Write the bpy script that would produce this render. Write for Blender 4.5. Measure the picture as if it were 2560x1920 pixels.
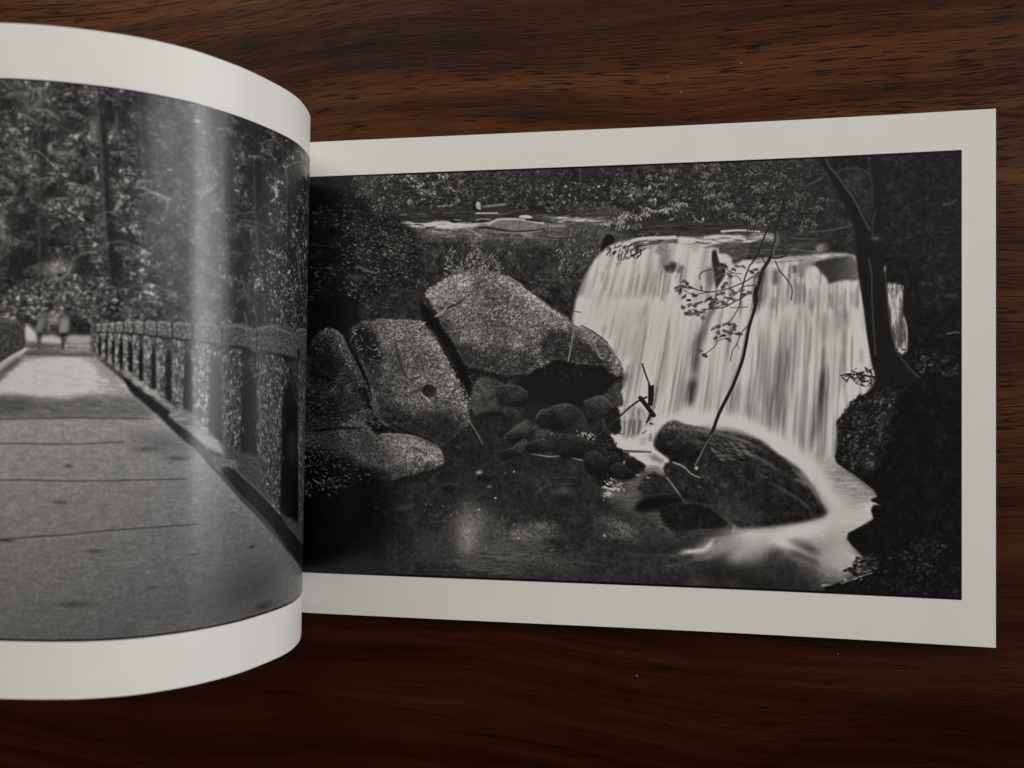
import bpy, math
import numpy as np
from mathutils import Vector, Matrix

for o in list(bpy.data.objects):
    bpy.data.objects.remove(o, do_unlink=True)
scene = bpy.context.scene
COL = scene.collection

# ---------------------------------------------------------------- scale and camera
H = 0.20                       # page height in metres; distances below are in page heights until multiplied by H
CT, ST = 0.99070, 0.13602      # the phone leans 7.8 degrees towards the gutter
CAMZ = 1.5272                  # lens above the table top
FPX = 2560 * 26.0 / 36.0       # focal length in pixels of the 2560 px wide photograph

cam_d = bpy.data.cameras.new('camera')
cam_d.sensor_fit = 'HORIZONTAL'; cam_d.sensor_width = 36.0; cam_d.lens = 26.0
cam_d.clip_start = 0.01; cam_d.clip_end = 50.0
cam_d.dof.use_dof = True; cam_d.dof.focus_distance = 1.475 * H; cam_d.dof.aperture_fstop = 8.0
cam = bpy.data.objects.new('camera', cam_d); COL.objects.link(cam)
cam.matrix_world = Matrix(((CT, 0, ST, 0), (0, 1, 0, 0), (-ST, 0, CT, CAMZ * H), (0, 0, 0, 1)))
scene.camera = cam

# ---------------------------------------------------------------- light: a dim room
world = bpy.data.worlds.new('World'); scene.world = world; world.use_nodes = True
bg = world.node_tree.nodes['Background']
bg.inputs[0].default_value = (1.0, 0.93, 0.86, 1); bg.inputs[1].default_value = 0.15

def area(name, loc, target, sx, sy, power, col):
    d = bpy.data.lights.new(name, 'AREA'); d.shape = 'RECTANGLE'; d.size = sx; d.size_y = sy
    d.energy = power; d.color = col
    o = bpy.data.objects.new(name, d); COL.objects.link(o)
    o.location = loc
    o.rotation_euler = (Vector(target) - Vector(loc)).to_track_quat('-Z', 'Y').to_euler()
    return o
area('window_light', (-0.34, 1.04, 0.80), (-0.05, 0.0, 0.0), 1.3, 0.7, 12.4, (1.0, 0.945, 0.83))      # broad window beyond the top edge
area('side_window_light', (3.00, 0.44, 1.25), (-0.12, 0.0, 0.07), 2.0, 0.85, 68.0, (0.96, 0.965, 1.0))   # seen as the pale band on the bulging page
area('glare_haze_light', (2.15, 1.00, 2.05), (-0.12, 0.05, 0.08), 0.85, 1.7, 23.0, (0.98, 0.95, 0.97))  # added area light, widens the haze beside the pale band
area('ceiling_light', (0.50, 0.60, 1.25), (0.05, 0.05, 0.0), 0.8, 0.7, 0.25, (1.0, 0.93, 0.88))

vs = scene.view_settings
vs.view_transform = 'Standard'; vs.look = 'None'; vs.exposure = -0.42; vs.gamma = 1.0
vs.use_curve_mapping = False
scene.render.engine = 'CYCLES'
# =====================================================================
# PRINTED PICTURES: painted shape by shape into pixel arrays (no files)
# =====================================================================
rng = np.random.default_rng(11)

def boxblur(a, r, axis):
    n = 2 * r + 1
    pad = [(0, 0), (0, 0)]; pad[axis] = (r + 1, r)
    c = np.cumsum(np.pad(a, pad, mode='edge'), axis=axis)
    if axis == 0:
        return (c[n:, :] - c[:-n, :]) / n
    return (c[:, n:] - c[:, :-n]) / n

def blur(a, s):
    if s < 0.3:
        return a
    if s < 0.9:
        w = 0.5 * min(1.0, s)
        for ax in (0, 1):
            p = np.pad(a, [(1, 1) if k == ax else (0, 0) for k in (0, 1)], mode='edge')
            m = p[1:-1, :] if ax == 0 else p[:, 1:-1]
            l = p[:-2, :] if ax == 0 else p[:, :-2]
            r = p[2:, :] if ax == 0 else p[:, 2:]
            a = m * (1 - w) + (l + r) * (w / 2)
        return a
    r = max(1, int(round(s * 0.98)))
    for _ in range(3):
        a = boxblur(boxblur(a, r, 0), r, 1)
    return a

def band_noise(W, H, lx, ly, rough=0.6, seed=0):
    """noise whose largest features are about lx by ly pixels, std 1"""
    g = np.random.default_rng(seed)
    f = np.fft.rfft2(g.standard_normal((H, W)))
    fy = np.fft.fftfreq(H)[:, None] * ly
    fx = np.fft.rfftfreq(W)[None, :] * lx
    k = np.sqrt(fx * fx + fy * fy)
    f *= (k ** 1.0) / (1 + k ** (2.0 + rough * 0.9)) * np.exp(-(0.10 / (k + 1e-4)) ** 2)
    n = np.fft.irfft2(f, s=(H, W))
    return ((n - n.mean()) / n.std()).astype(np.float32)

def ridges(W, H, l, width, seed):
    """tangle of thin curved lines, 0..1 (twigs, hanging moss, blades)"""
    a = blur(band_noise(W, H, l, l, 0.7, seed), max(0.9, l / 9)); b = blur(band_noise(W, H, l * 1.3, l * 1.3, 0.7, seed + 500), max(0.9, l / 9))
    a /= a.std(); b /= b.std()
    return np.maximum(np.exp(-(a / width) ** 2), 0.85 * np.exp(-(b / width) ** 2)).astype(np.float32)

def sample(n, xs, ys):
    H, W = n.shape
    x0 = np.floor(xs).astype(int); y0 = np.floor(ys).astype(int)
    fx = xs - x0; fy = ys - y0
    a = n[y0 % H, x0 % W]; b = n[y0 % H, (x0 + 1) % W]
    c = n[(y0 + 1) % H, x0 % W]; d = n[(y0 + 1) % H, (x0 + 1) % W]
    return (a * (1 - fx) + b * fx) * (1 - fy) + (c * (1 - fx) + d * fx) * fy

REG = {'D': (0, 0, 2560), 'A1': (740, 380, 400), 'A2': (1120, 380, 400), 'A3': (1500, 380, 400), 'A4': (1880, 360, 560),
       'B1': (740, 660, 400), 'B2': (1120, 660, 400), 'B3': (1500, 660, 400), 'B4': (1880, 760, 560),
       'C1': (740, 940, 400), 'C2': (1120, 940, 400), 'C3': (1500, 940, 400),
       'E1': (740, 1200, 400), 'E2': (1120, 1200, 400), 'E3': (1500, 1200, 400), 'E4': (1880, 1140, 560),
       'F1': (0, 180, 420), 'F2': (380, 240, 420), 'F3': (0, 480, 420), 'F4': (380, 540, 420), 'F5': (0, 780, 420),
       'F6': (380, 840, 420), 'L1': (0, 0, 860), 'L2': (0, 640, 860), 'L3': (0, 1275, 860), 'K': (750, 400, 1480), 'Q': (0, 150, 3484)}

def P(reg, *pts):
    """points measured in an enlarged view -> one common measuring frame"""
    x0, y0, w = REG[reg]; k = w / 2212.0
    return [(x0 + x * k, y0 + y * k) for x, y in pts]

def curve(pts, n=8, closed=False):
    p = np.array(pts, float)
    if len(p) < 3:
        return p
    q = np.vstack([p[-1:], p, p[:2]]) if closed else np.vstack([2 * p[0] - p[1], p, 2 * p[-1] - p[-2]])
    out = []
    for i in range(1, len(q) - 2):
        t = np.linspace(0, 1, n, endpoint=False)[:, None]
        a, b, c, d = q[i - 1], q[i], q[i + 1], q[i + 2]
        out.append(0.5 * (2 * b + (c - a) * t + (2 * a - 5 * b + 4 * c - d) * t ** 2 + (3 * b - a - 3 * c + d) * t ** 3))
    if not closed:
        out.append(p[-1:])
    return np.vstack(out)

def dense(p, closed=True, step=24.0):
    p = np.array(p, float)
    q = np.vstack([p, p[:1]]) if closed else p
    out = []
    for a, b in zip(q[:-1], q[1:]):
        n = max(1, int(np.hypot(*(b - a)) / step))
        out.append(a + (b - a) * np.linspace(0, 1, n, endpoint=False)[:, None])
    if not closed:
        out.append(q[-1:])
    return np.vstack(out)

KERN = {}
def leaf_kernel(L, Wd, ang):
    key = (round(L * 2), round(Wd * 4), int(round(ang / (math.pi / 16))) % 16)
    if key not in KERN:
        l, w, a = max(1.0, key[0] / 2), max(0.5, key[1] / 4), key[2] * math.pi / 16
        r = int(math.ceil(l / 2 + 1))
        yy, xx = np.mgrid[-r:r + 1, -r:r + 1].astype(np.float32)
        u = xx * math.cos(a) + yy * math.sin(a); v = -xx * math.sin(a) + yy * math.cos(a)
        d = np.sqrt((u / (l / 2)) ** 2 + (v / (w / 2)) ** 2)
        KERN[key] = np.clip((1.25 - d) * min(l, w) * 0.75, 0, 1).astype(np.float32)
    return KERN[key]

class Canvas:
    def __init__(s, W, H, fn, base, px):
        s.W, s.H, s.fn, s.px = W, H, fn, px       # px: canvas pixels per measured pixel
        s.a = np.full((H, W), float(base), np.float32)
    def mp(s, pts):
        p = np.array(pts, float)
        x, y = s.fn(p[:, 0], p[:, 1])
        return np.stack([x, y], 1)
    def box(s, q, pad):
        x0 = max(0, int(q[:, 0].min() - pad)); x1 = min(s.W, int(q[:, 0].max() + pad) + 2)
        y0 = max(0, int(q[:, 1].min() - pad)); y1 = min(s.H, int(q[:, 1].max() + pad) + 2)
        return x0, x1, y0, y1
    def mask(s, pts, soft=0.7, smooth=True, rag=0.0, ragn=None):
        p = curve(pts, 6, True) if smooth else np.array(pts, float)
        q = s.mp(dense(p))
        pad = 3 * soft + 3 + rag * 2
        x0, x1, y0, y1 = s.box(q, pad)
        if x1 <= x0 or y1 <= y0:
            return None
        m = np.zeros((y1 - y0, x1 - x0), bool)
        xs = np.arange(x0, x1) + 0.5
        q2 = np.vstack([q, q[:1]])
        for (ax, ay), (bx, by) in zip(q2[:-1], q2[1:]):
            if ay == by:
                continue
            if ay > by:
                ax, ay, bx, by = bx, by, ax, ay
            r0 = max(y0, int(math.ceil(ay - 0.5))); r1 = min(y1, int(math.ceil(by - 0.5)))
            if r1 <= r0:
                continue
            yy = np.arange(r0, r1) + 0.5
            xc = ax + (yy - ay) * (bx - ax) / (by - ay)
            m[r0 - y0:r1 - y0] ^= xs[None, :] > xc[:, None]
        m = m.astype(np.float32)
        if rag > 0 and ragn is not None:
            e = blur(m, rag)
            m = np.clip((e - 0.5 + 0.22 * ragn[y0:y1, x0:x1]) * 6 / max(rag, 1) * 2 + 0.5, 0, 1)
        return (slice(y0, y1), slice(x0, x1)), blur(m, soft)
    def fill(s, pts, val, soft=0.7, smooth=True, tex=None, amp=0.0, alpha=1.0, grad=None, rag=0.0, ragn=None):
        r = s.mask(pts, soft, smooth, rag, ragn)
        if r is None:
            return
        sl, m = r
        v = np.full(m.shape, float(val), np.float32)
        if grad:                                   # (value, point, point): second value and the line it runs along
            v2, a, b = grad
            a, b = s.mp([a])[0], s.mp([b])[0]
            yy, xx = np.mgrid[sl[0], sl[1]]
            d = b - a
            t = np.clip(((xx - a[0]) * d[0] + (yy - a[1]) * d[1]) / (d @ d), 0, 1)
            v = v + (v2 - val) * t
        if tex is not None:
            v = v * np.exp(amp * tex[sl])
        m = m * alpha
        s.a[sl] = s.a[sl] * (1 - m) + v * m
    def stroke(s, pts, w0, w1, val, soft=0.6, alpha=1.0, smooth=True):
        p = curve(pts, 8) if smooth else np.array(pts, float)
        q = s.mp(dense(p, False))
        w0, w1 = w0 * s.px / 2, w1 * s.px / 2
        pad = max(w0, w1) * 1.6 + 2.2 * soft + 3
        n = len(q)
        for i in range(n - 1):
            seg = q[i:i + 2]
            x0, x1, y0, y1 = s.box(seg, pad)
            if x1 <= x0 or y1 <= y0:
                continue
            yy, xx = np.mgrid[y0:y1, x0:x1].astype(np.float32)
            a, b = seg; d = b - a; L = d @ d + 1e-9
            t = ((xx - a[0]) * d[0] + (yy - a[1]) * d[1]) / L
            lo = -9.0 if i == 0 else 0.0
            hi = 1.0
            tc = np.clip(t, 0, 1)
            dist = np.hypot(xx - a[0] - tc * d[0], yy - a[1] - tc * d[1])
            w = w0 + (w1 - w0) * (i + tc) / (n - 1)
            if soft < 2.2:
                m = np.clip((w - dist) / (soft * 1.3) + 0.5, 0, 1)
            else:                                  # feathered across and towards both ends
                m = np.exp(-(dist / (0.75 * w + 0.75 * soft)) ** 2)
                g = (i + tc) / (n - 1)
                e_ = np.clip(np.minimum(g, 1 - g) * 3.2 + 0.02, 0, 1)
                m = m * (e_ * e_ * (3 - 2 * e_))
            s.acc = getattr(s, 'acc', None)
            if s.acc is None:
                s.acc = np.zeros((s.H, s.W), np.float32)
            s.acc[y0:y1, x0:x1] = np.maximum(s.acc[y0:y1, x0:x1], m)
        x0, x1, y0, y1 = s.box(q, pad)
        if x1 > x0 and y1 > y0:
            sl = (slice(y0, y1), slice(x0, x1))
            m = s.acc[sl] * alpha
            s.a[sl] = s.a[sl] * (1 - m) + val * m
            s.acc[sl] = 0
    def shade(s, pts, f, soft=4.0):
        r = s.mask(pts, soft)
        if r is not None:
            s.a[r[0]] *= 1 + (f - 1) * r[1]
    def stone(s, reg, cx, cy, rx, ry, ang, tone, tex, amp=0.2, soft=1.0, rim=1.45):
        t = np.linspace(0, 2 * math.pi, 8, endpoint=False) + rng.uniform(-0.3, 0.3, 8)
        k = rng.uniform(0.72, 1.22, 8)
        X = cx + k * (rx * np.cos(t) * math.cos(ang) - ry * np.sin(t) * math.sin(ang))
        Y = cy + k * (rx * np.cos(t) * math.sin(ang) + ry * np.sin(t) * math.cos(ang))
        pts = P(reg, *zip(X, Y))
        top, bot = P(reg, (cx, cy - ry))[0], P(reg, (cx, cy + ry))[0]
        s.fill([(x + 1, y + 3) for x, y in pts], 15, soft + 2, False, None, 0, 0.7)
        s.fill(pts, tone, soft, False, tex, amp, grad=(tone * 0.42, top, bot))
        o = np.argsort(Y)[:4]
        o = o[np.argsort(X[o])]
        s.stroke(P(reg, *zip(X[o], Y[o] + ry * 0.08)), 2.6, 2.2, tone * rim, 1.2, 0.55)
    def soft_blob(s, c, rx, ry, val, alpha=1.0, ang=0.0, tex=None, amp=0.0):
        q = s.mp([c])[0]; rx *= s.px; ry *= s.px
        R = 2.6 * max(rx, ry)
        x0, x1, y0, y1 = s.box(np.array([q]), R)
        if x1 <= x0 or y1 <= y0:
            return
        yy, xx = np.mgrid[y0:y1, x0:x1].astype(np.float32)
        dx, dy = xx - q[0], yy - q[1]
        u = dx * math.cos(ang) + dy * math.sin(ang); v = -dx * math.sin(ang) + dy * math.cos(ang)
        m = np.exp(-((u / rx) ** 2 + (v / ry) ** 2)) * alpha
        if tex is not None:
            m = np.clip(m * (1 + amp * tex[y0:y1, x0:x1]), 0, 1)
        s.a[y0:y1, x0:x1] = s.a[y0:y1, x0:x1] * (1 - m) + val * m
    def stamp(s, x, y, L, Wd, ang, val, a=1.0):
        k = leaf_kernel(L, Wd, ang)
        r = k.shape[0] // 2
        ix, iy = int(x), int(y)
        if ix - r < 0 or iy - r < 0 or ix + r >= s.W or iy + r >= s.H:
            return
        v = s.a[iy - r:iy + r + 1, ix - r:ix + r + 1]
        v += (val - v) * (k * a)
    def leaves(s, pts, n, L, Wd, ang, spread, lo, hi, gamma=2.0, a=0.9, shade=None, clump=None, smooth=True, soft=3.0):
        """n small leaves scattered inside an outline; shade: darker twin below each; clump: noise that gathers them"""
        r = s.mask(pts, soft, smooth)
        if r is None:
            return
        sl, m = r
        y0, x0 = sl[0].start, sl[1].start
        h, w = m.shape
        k = int(n * 4)
        px = rng.uniform(0, w - 1, k); py = rng.uniform(0, h - 1, k)
        pr = m[py.astype(int), px.astype(int)]
        if clump is not None:
            c = clump[(py + y0).astype(int), (px + x0).astype(int)]
            pr = pr * np.clip(0.5 + 0.6 * c, 0.02, 1)
        ok = np.nonzero(rng.uniform(0, 1, k) < pr)[0][:n]
        order = np.argsort(py[ok])
        for i in ok[order]:
            x, y = px[i] + x0, py[i] + y0
            v = lo + (hi - lo) * rng.uniform() ** gamma
            if clump is not None:
                v *= 0.75 + 0.3 * float(np.clip(clump[int(y), int(x)], -1, 1.5))
            an = ang + rng.normal(0, spread)
            sc = rng.uniform(0.7, 1.3)
            if shade is not None:
                s.stamp(x + 1, y + 1.6, L * sc, Wd * sc * 1.2, an, shade, a * 0.6)
            s.stamp(x, y, L * sc, Wd * sc, an, v, a)
    def spray(s, reg, pts, n, R, L, Wd, lo, hi, droop=0.35, up=False):
        """little sprays of leaflets hanging or standing around given points"""
        for c in P(reg, *pts):
            q = s.mp([c])[0]
            base = rng.uniform(lo * 0.85, hi); sc = rng.uniform(0.65, 1.15)
            for _ in range(int(n * rng.uniform(0.6, 1.5))):
                t = rng.normal(0, 1) * 0.75
                an = (-math.pi / 2 if up else math.pi / 2) + t
                rr = R * sc * s.px * rng.uniform(0.1, 1.1)
                x = q[0] + rr * math.cos(an) * 1.25; y = q[1] + rr * math.sin(an) * 0.7 - (0 if up else R * s.px * droop)
                v = base * rng.uniform(0.6, 1.12)
                s.stamp(x + 1, y + 1.4, L, Wd, an, 24, 0.35)
                s.stamp(x, y, L * sc * rng.uniform(0.6, 1.25), Wd * rng.uniform(0.7, 1.15), an, v, 0.8)

def develop(a, r1, k1, r2, k2):
    """print sharpening: fine and broad local contrast, as in a worked-up darkroom print"""
    l = np.log(np.maximum(a, 3.0))
    l = l + k2 * (l - blur(l, r2))
    l = l + k1 * np.clip(l - blur(l, r1), -0.6, 0.6)
    return np.exp(l)
def lin(g):
    g = np.clip(g / 255.0, 0, 1)
    return np.where(g <= 0.04045, g / 12.92, ((g + 0.055) / 1.055) ** 2.4)
def srgb(l):
    l = np.clip(l, 0, 1)
    return np.where(l <= 0.0031308, l * 12.92, 1.055 * l ** (1 / 2.4) - 0.055)
# =====================================================================
# SHAPE OF THE TWO PAGES (in page heights)
# =====================================================================
def spline(k, n):
    """smooth curve through knots, resampled evenly by length"""
    k = np.array(k, float)
    c = curve(k, 24)
    s = np.concatenate([[0], np.cumsum(np.hypot(np.diff(c[:, 0]), np.diff(c[:, 1])))])
    t = np.linspace(0, s[-1], n)
    return np.stack([np.interp(t, s, c[:, i]) for i in range(c.shape[1])], 1), t

# right page: x, z of its cross-section
RK = [(-0.700, 0.022), (-0.640, 0.0285), (-0.427, 0.0300), (-0.15, 0.0300), (0.130, 0.0300), (0.36, 0.0335), (0.56, 0.0400), (0.7024, 0.0465)]
RP, RT = spline(RK, 90)
def r_top(x):                  # y of the top edge (the book lies a hair askew)
    return 0.5130 - 0.0021 * (x + 0.35)
def right_uv(sx, sy):
    """measured pixel -> (length along the right page, share of its height from the top)"""
    rx = (np.asarray(sx, float) - 1280) / FPX; ry = (960 - np.asarray(sy, float)) / FPX
    dx, dz = rx * CT - ST, -rx * ST - CT
    z = np.full(rx.shape, 0.03)
    for _ in range(5):
        t = (CAMZ - z) / -dz
        x = t * dx
        z = np.interp(x, RP[:, 0], RP[:, 1])
    y = t * ry
    return np.interp(x, RP[:, 0], RT), r_top(x) - y

# left page: cross-section from the gutter round its bulge, over the arch and down on the far side
LS = [(776.4, 295.5, 1290.5), (771.7, 280, 1323), (758, 259.7, 1360), (738.7, 241, 1393), (699.8, 215.8, 1437), (622, 176.9, 1506),
      (544.3, 146.6, 1558), (466.5, 121.3, 1600), (350, 94.5, 1644.5), (233, 76.6, 1671), (116.6, 64.2, 1685), (0, 58.3, 1688)]
LK = [(-0.700, 0.030, .5145), (-0.668, 0.052, .5146), (-0.632, 0.090, .5147), (-0.606, 0.130, .5148)]
for xt, yt, h in LS:
    X, d = (xt - 12 - 1280) / h, FPX / h
    LK.append((X * CT - d * ST, CAMZ - (X * ST + d * CT), (960 - yt) / h))
LK += [(-0.985, .5475, .5352), (-1.065, .533, .5358), (-1.140, .490, .536), (-1.200, .423, .536), (-1.243, .335, .536),
       (-1.268, .225, .536), (-1.278, .110, .536), (-1.280, .012, .536)]
LP, LT = spline(LK, 260)
_u = [np.interp(0, [0], [0])]
_k = np.array(LK)
def _len_at(i):                # length along the page at knot i
    j = np.argmin((LP[:, 0] - _k[i, 0]) ** 2 + (LP[:, 1] - _k[i, 1]) ** 2)
    return LT[j]
LSX = np.array([p[0] for p in LS][::-1]); LSY = np.array([p[1] for p in LS][::-1]); LSH = np.array([p[2] for p in LS][::-1])
LSU = np.array([_len_at(4 + i) for i in range(len(LS))][::-1])
def left_uv(sx, sy):
    sx = np.asarray(sx, float); sy = np.asarray(sy, float)
    v = (sy - 200) / 1500
    for _ in range(6):
        xt = sx + 24 * v
        v = (sy - np.interp(xt, LSX, LSY)) / np.interp(xt, LSX, LSH)
    u = np.interp(xt, LSX, LSU)
    u = np.where(xt < 0, LSU[0] - xt / 1690.0, u)
    u = np.where(xt > 776.4, LSU[-1] - (xt - 776.4) / 700.0, u)
    return u, v

PV0, PV1 = 0.0735, 0.9145      # printed picture: top and bottom edge on the page
RU1 = RT[-1] - 0.0580          # right picture ends short of the fore edge, the left one too
LU1 = LT[-1] - 0.0580
# =====================================================================
# RIGHT PICTURE: black-and-white photograph of a waterfall among boulders
# =====================================================================
def paint_waterfall():
    W = 1500; Hh = int(W * (PV1 - PV0) / RU1)
    def fn(x, y):
        u, v = right_uv(x, y)
        return u / RU1 * W, (v - PV0) / (PV1 - PV0) * Hh
    c = Canvas(W, Hh, fn, 20, 0.89)
    n_big = band_noise(W, Hh, 160, 160, 0.5, 1)
    n_mid = band_noise(W, Hh, 46, 46, 0.4, 2)
    n_fine = band_noise(W, Hh, 13, 13, 0.2, 3)
    n_tiny = band_noise(W, Hh, 6, 6, 0.1, 4)
    n_hor = band_noise(W, Hh, 120, 14, 0.4, 5)
    n_ver = band_noise(W, Hh, 14, 90, 0.4, 6)
    rd1 = ridges(W, Hh, 17, 0.30, 41) - 0.4; rd2 = ridges(W, Hh, 9, 0.34, 42) - 0.4
    rocktex = 0.8 * rd1 + 1.0 * rd2 + 0.35 * n_fine + 0.25 * n_tiny + 0.45 * n_mid + 0.40 * n_big
    leaftex = 1.3 * rd1 * np.clip(0.8 + 0.7 * n_mid, 0, 2) + 0.9 * rd2 + 0.4 * n_mid + 0.3 * n_fine
    moss = 0.55 * n_fine + 0.5 * n_tiny + 0.25 * n_mid
    D = lambda *p: P('D', *p)
    S1 = lambda r, x, y: P(r, (x, y))[0]

    # ---- far bank: leaves and trunks along the top
    c.fill(D((640, 360), (2100, 300), (2100, 560), (1400, 520), (640, 500)), 42, 6, False, leaftex, 0.34)
    c.fill(D((640, 360), (800, 360), (790, 500), (760, 560), (640, 560)), 15, 14, True, n_mid, 0.35)
    c.fill(D((800, 360), (1180, 345), (1150, 440), (960, 450), (860, 470), (800, 430)), 50, 6, True, leaftex, 0.42)
    c.leaves(D((770, 372), (1010, 362), (1020, 430), (900, 462), (800, 450)), 900, 7, 2.6, 0.3, 0.7, 42, 118, 2.4, a=0.75, clump=n_mid, shade=26)
    c.leaves(D((880, 372), (1000, 368), (990, 410), (900, 420)), 260, 7, 3, 0.3, 0.6, 60, 150, 2.2, a=0.8, clump=n_mid, shade=26)
    c.leaves(D((1000, 366), (1180, 356), (1170, 440), (1020, 440)), 700, 7, 2.6, 0.2, 0.8, 42, 98, 2.4, a=0.7, clump=n_mid, shade=28)
    c.leaves(D((1080, 410), (1290, 400), (1340, 460), (1180, 468), (1080, 440)), 900, 7, 3.2, 0.2, 0.8, 40, 98, 2.2, a=0.75, clump=n_mid, shade=26)
    c.leaves(D((1180, 352), (1460, 340), (1450, 470), (1230, 420)), 700, 7, 2.6, 0.3, 0.8, 40, 84, 2.2, a=0.7, clump=n_mid, shade=30)
    for x, w, v in ((1240, 26, 30), (1268, 9, 40), (1282, 34, 34), (1318, 22, 30), (1150, 12, 36)):
        c.stroke(D((x, 340), (x + 4 - (10 if x > 1300 else 0), 445)), w, w * 0.9, v, 2.5, 0.85)
    c.stroke(D((1252, 358), (1256, 430)), 3, 3, 70, 1.2, 0.6)
    c.leaves(D((1190, 400), (1470, 400), (1470, 470), (1230, 470)), 480, 6, 2.8, 0.2, 0.8, 46, 112, 2.0, clump=n_mid)
    # ---- still pool above the lip
    c.fill(P('A1', (1250, 860), (1500, 800), (2300, 780)) + P('A2', (900, 780), (1200, 850), (2212, 840)) + P('A3', (500, 960), (1300, 960), (2212, 1010)) + P('A4', (600, 900), (1000, 860), (1000, 1060), (300, 1080))
           + P('A3', (2212, 1300), (1400, 1180), (300, 1130)) + P('A2', (1700, 990), (0, 960)) + P('A1', (1430, 985)), 46, 3.0, False, n_hor, 0.14)
    for a, b, v in (((1440, 870), (1520, 860), 95), ((1690, 860), (1790, 850), 85), ((2030, 845), (2190, 840), 78)):
        c.stroke(P('A1', a, b), 4, 4, v, 1.0, 0.7)
    c.stroke(P('A2', (390, 845), (680, 843)), 4, 4, 150, 0.9, 0.8)
    c.stroke(P('A2', (680, 862), (830, 845)), 3, 3, 90, 0.9, 0.7)
    c.fill(P('A2', (500, 745), (760, 715), (800, 735), (500, 765)), 120, 1.2, True, n_hor, 0.1, 0.8)
    c.fill(P('A2', (340, 720), (400, 690), (450, 740), (440, 800), (350, 810)), 22, 1.5)
    c.fill(P('A2', (390, 700), (440, 700), (455, 790), (395, 780)), 128, 0.9, True, n_tiny, 0.15)
    c.fill(P('A2', (1180, 900), (1900, 890), (2212, 910), (2212, 960), (1700, 990), (1250, 940)), 92, 1.6, True, n_hor, 0.30)
    # ---- cliff face under the lip
    c.fill(D((850, 480), (980, 495), (1110, 500), (1250, 498), (1345, 505), (1330, 560), (1270, 600), (1245, 660), (1235, 700), (1100, 720), (860, 700), (740, 700), (730, 600), (790, 540)),
           50, 3, True, 0.7 * n_mid + 0.3 * n_fine + 0.12 * n_ver + 0.7 * rd1 + 0.4 * n_big, 0.24, grad=(38, S1('D', 1000, 500), S1('D', 1000, 680)))
    c.leaves(D((860, 495), (1340, 500), (1240, 690), (900, 690)), 1300, 5, 2.0, 0.9, 0.9, 40, 80, 2.4, a=0.45, clump=n_mid, shade=28)
    c.stroke(P('A2', (450, 1060), (1000, 1120), (1330, 1080)), 20, 10, 78, 4, 0.6)
    c.fill(P('A2', (1150, 1300), (1400, 1240), (1480, 1400), (1300, 1659), (1000, 1620)), 34, 8, True, n_mid, 0.2, 0.5)
    # ---- limestone lip
    c.fill(D((872, 492), (960, 484), (1080, 482), (1200, 492), (1335, 500), (1330, 530), (1240, 540), (1120, 536), (1000, 526), (930, 520), (890, 508)), 88, 5, True, 0.8 * rd1 + 0.7 * rd2 + 0.5 * n_mid + 0.25 * n_hor, 0.24, 0.95, grad=(46, S1('D', 1100, 492), S1('D', 1100, 545)))
    for y0, x0, x1, v in ((505, 930, 1060, 100), (516, 1040, 1230, 92), (524, 960, 1100, 52), (510, 1190, 1320, 96), (531, 1120, 1290, 50), (500, 1100, 1200, 40)):
        c.stroke(D((x0, y0), ((x0 + x1) / 2, y0 + rng.uniform(-3, 4)), (x1, y0 + rng.uniform(-3, 5))), 4, 3, v, 1.8, 0.6)
    c.fill(P('A1', (1430, 985), (1540, 960), (1640, 985), (1800, 985), (1960, 955), (2130, 965), (2212, 985)) + P('A2', (150, 975), (420, 985), (600, 960), (680, 1000), (420, 1030), (0, 1060)) + P('A1', (1900, 1045), (1650, 1040)),
           168, 1.0, True, n_hor, 0.12, grad=(120, S1('A1', 2000, 1000), S1('A2', 700, 1000)))
    c.fill(P('A1', (1470, 1000), (2212, 1010), (2212, 1022), (1600, 1030)), 110, 0.9, True, n_hor, 0.5, 0.6)
    c.stroke(P('A1', (1640, 1000), (1760, 1010)), 4, 3, 45, 0.8, 0.9)
    c.stroke(P('A1', (1800, 1050), (1930, 1030)), 4, 3, 40, 0.8, 0.9)
    c.stroke(P('A1', (1880, 1090), (2010, 1105)), 3, 2, 150, 0.7, 0.9)
    c.fill(P('A2', (30, 950), (90, 925), (190, 945), (190, 968), (60, 975)), 26, 0.8)
    c.stroke(P('A2', (80, 935), (180, 945)), 3, 3, 120, 0.7, 0.8)
    c.fill(P('A2', (320, 975), (420, 925), (580, 930), (600, 950), (460, 975)), 34, 0.8, True, n_tiny, 0.2)
    c.stroke(P('A2', (380, 945), (460, 925), (590, 932)), 3, 3, 130, 0.7, 0.8)
    c.fill(P('A2', (540, 1030), (640, 945), (740, 925), (1000, 930), (1150, 955), (1330, 985), (1640, 1010), (1500, 1060), (1330, 1060), (1000, 1085), (760, 1060)), 92, 1.0, True, moss, 0.14)
    c.stroke(P('A2', (560, 1000), (660, 940), (760, 925), (1000, 930), (1320, 985)), 6, 5, 148, 1.2, 0.8)
    c.stroke(P('A2', (420, 1045), (600, 1050), (800, 1090), (1000, 1100), (1320, 1070)), 5, 5, 30, 1.2, 0.8)
    c.stroke(P('A2', (700, 1105), (1000, 1115), (1300, 1085)), 5, 4, 112, 1.5, 0.7)
    c.stroke(P('A2', (200, 1040), (330, 1090), (450, 1160)), 5, 5, 120, 1.3, 0.7)
    c.fill(P('A2', (980, 900), (1030, 875), (1110, 875), (1170, 910), (1080, 920)), 160, 0.7, True, n_tiny, 0.15)
    c.stroke(P('A2', (1080, 930), (1270, 955)), 5, 5, 22, 0.8, 0.9)
    c.fill(P('A2', (1330, 985), (1640, 1000), (2000, 970), (2212, 1000), (2212, 1080), (1850, 1100), (1500, 1080)), 88, 2, True, n_hor, 0.22, 0.8)
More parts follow.
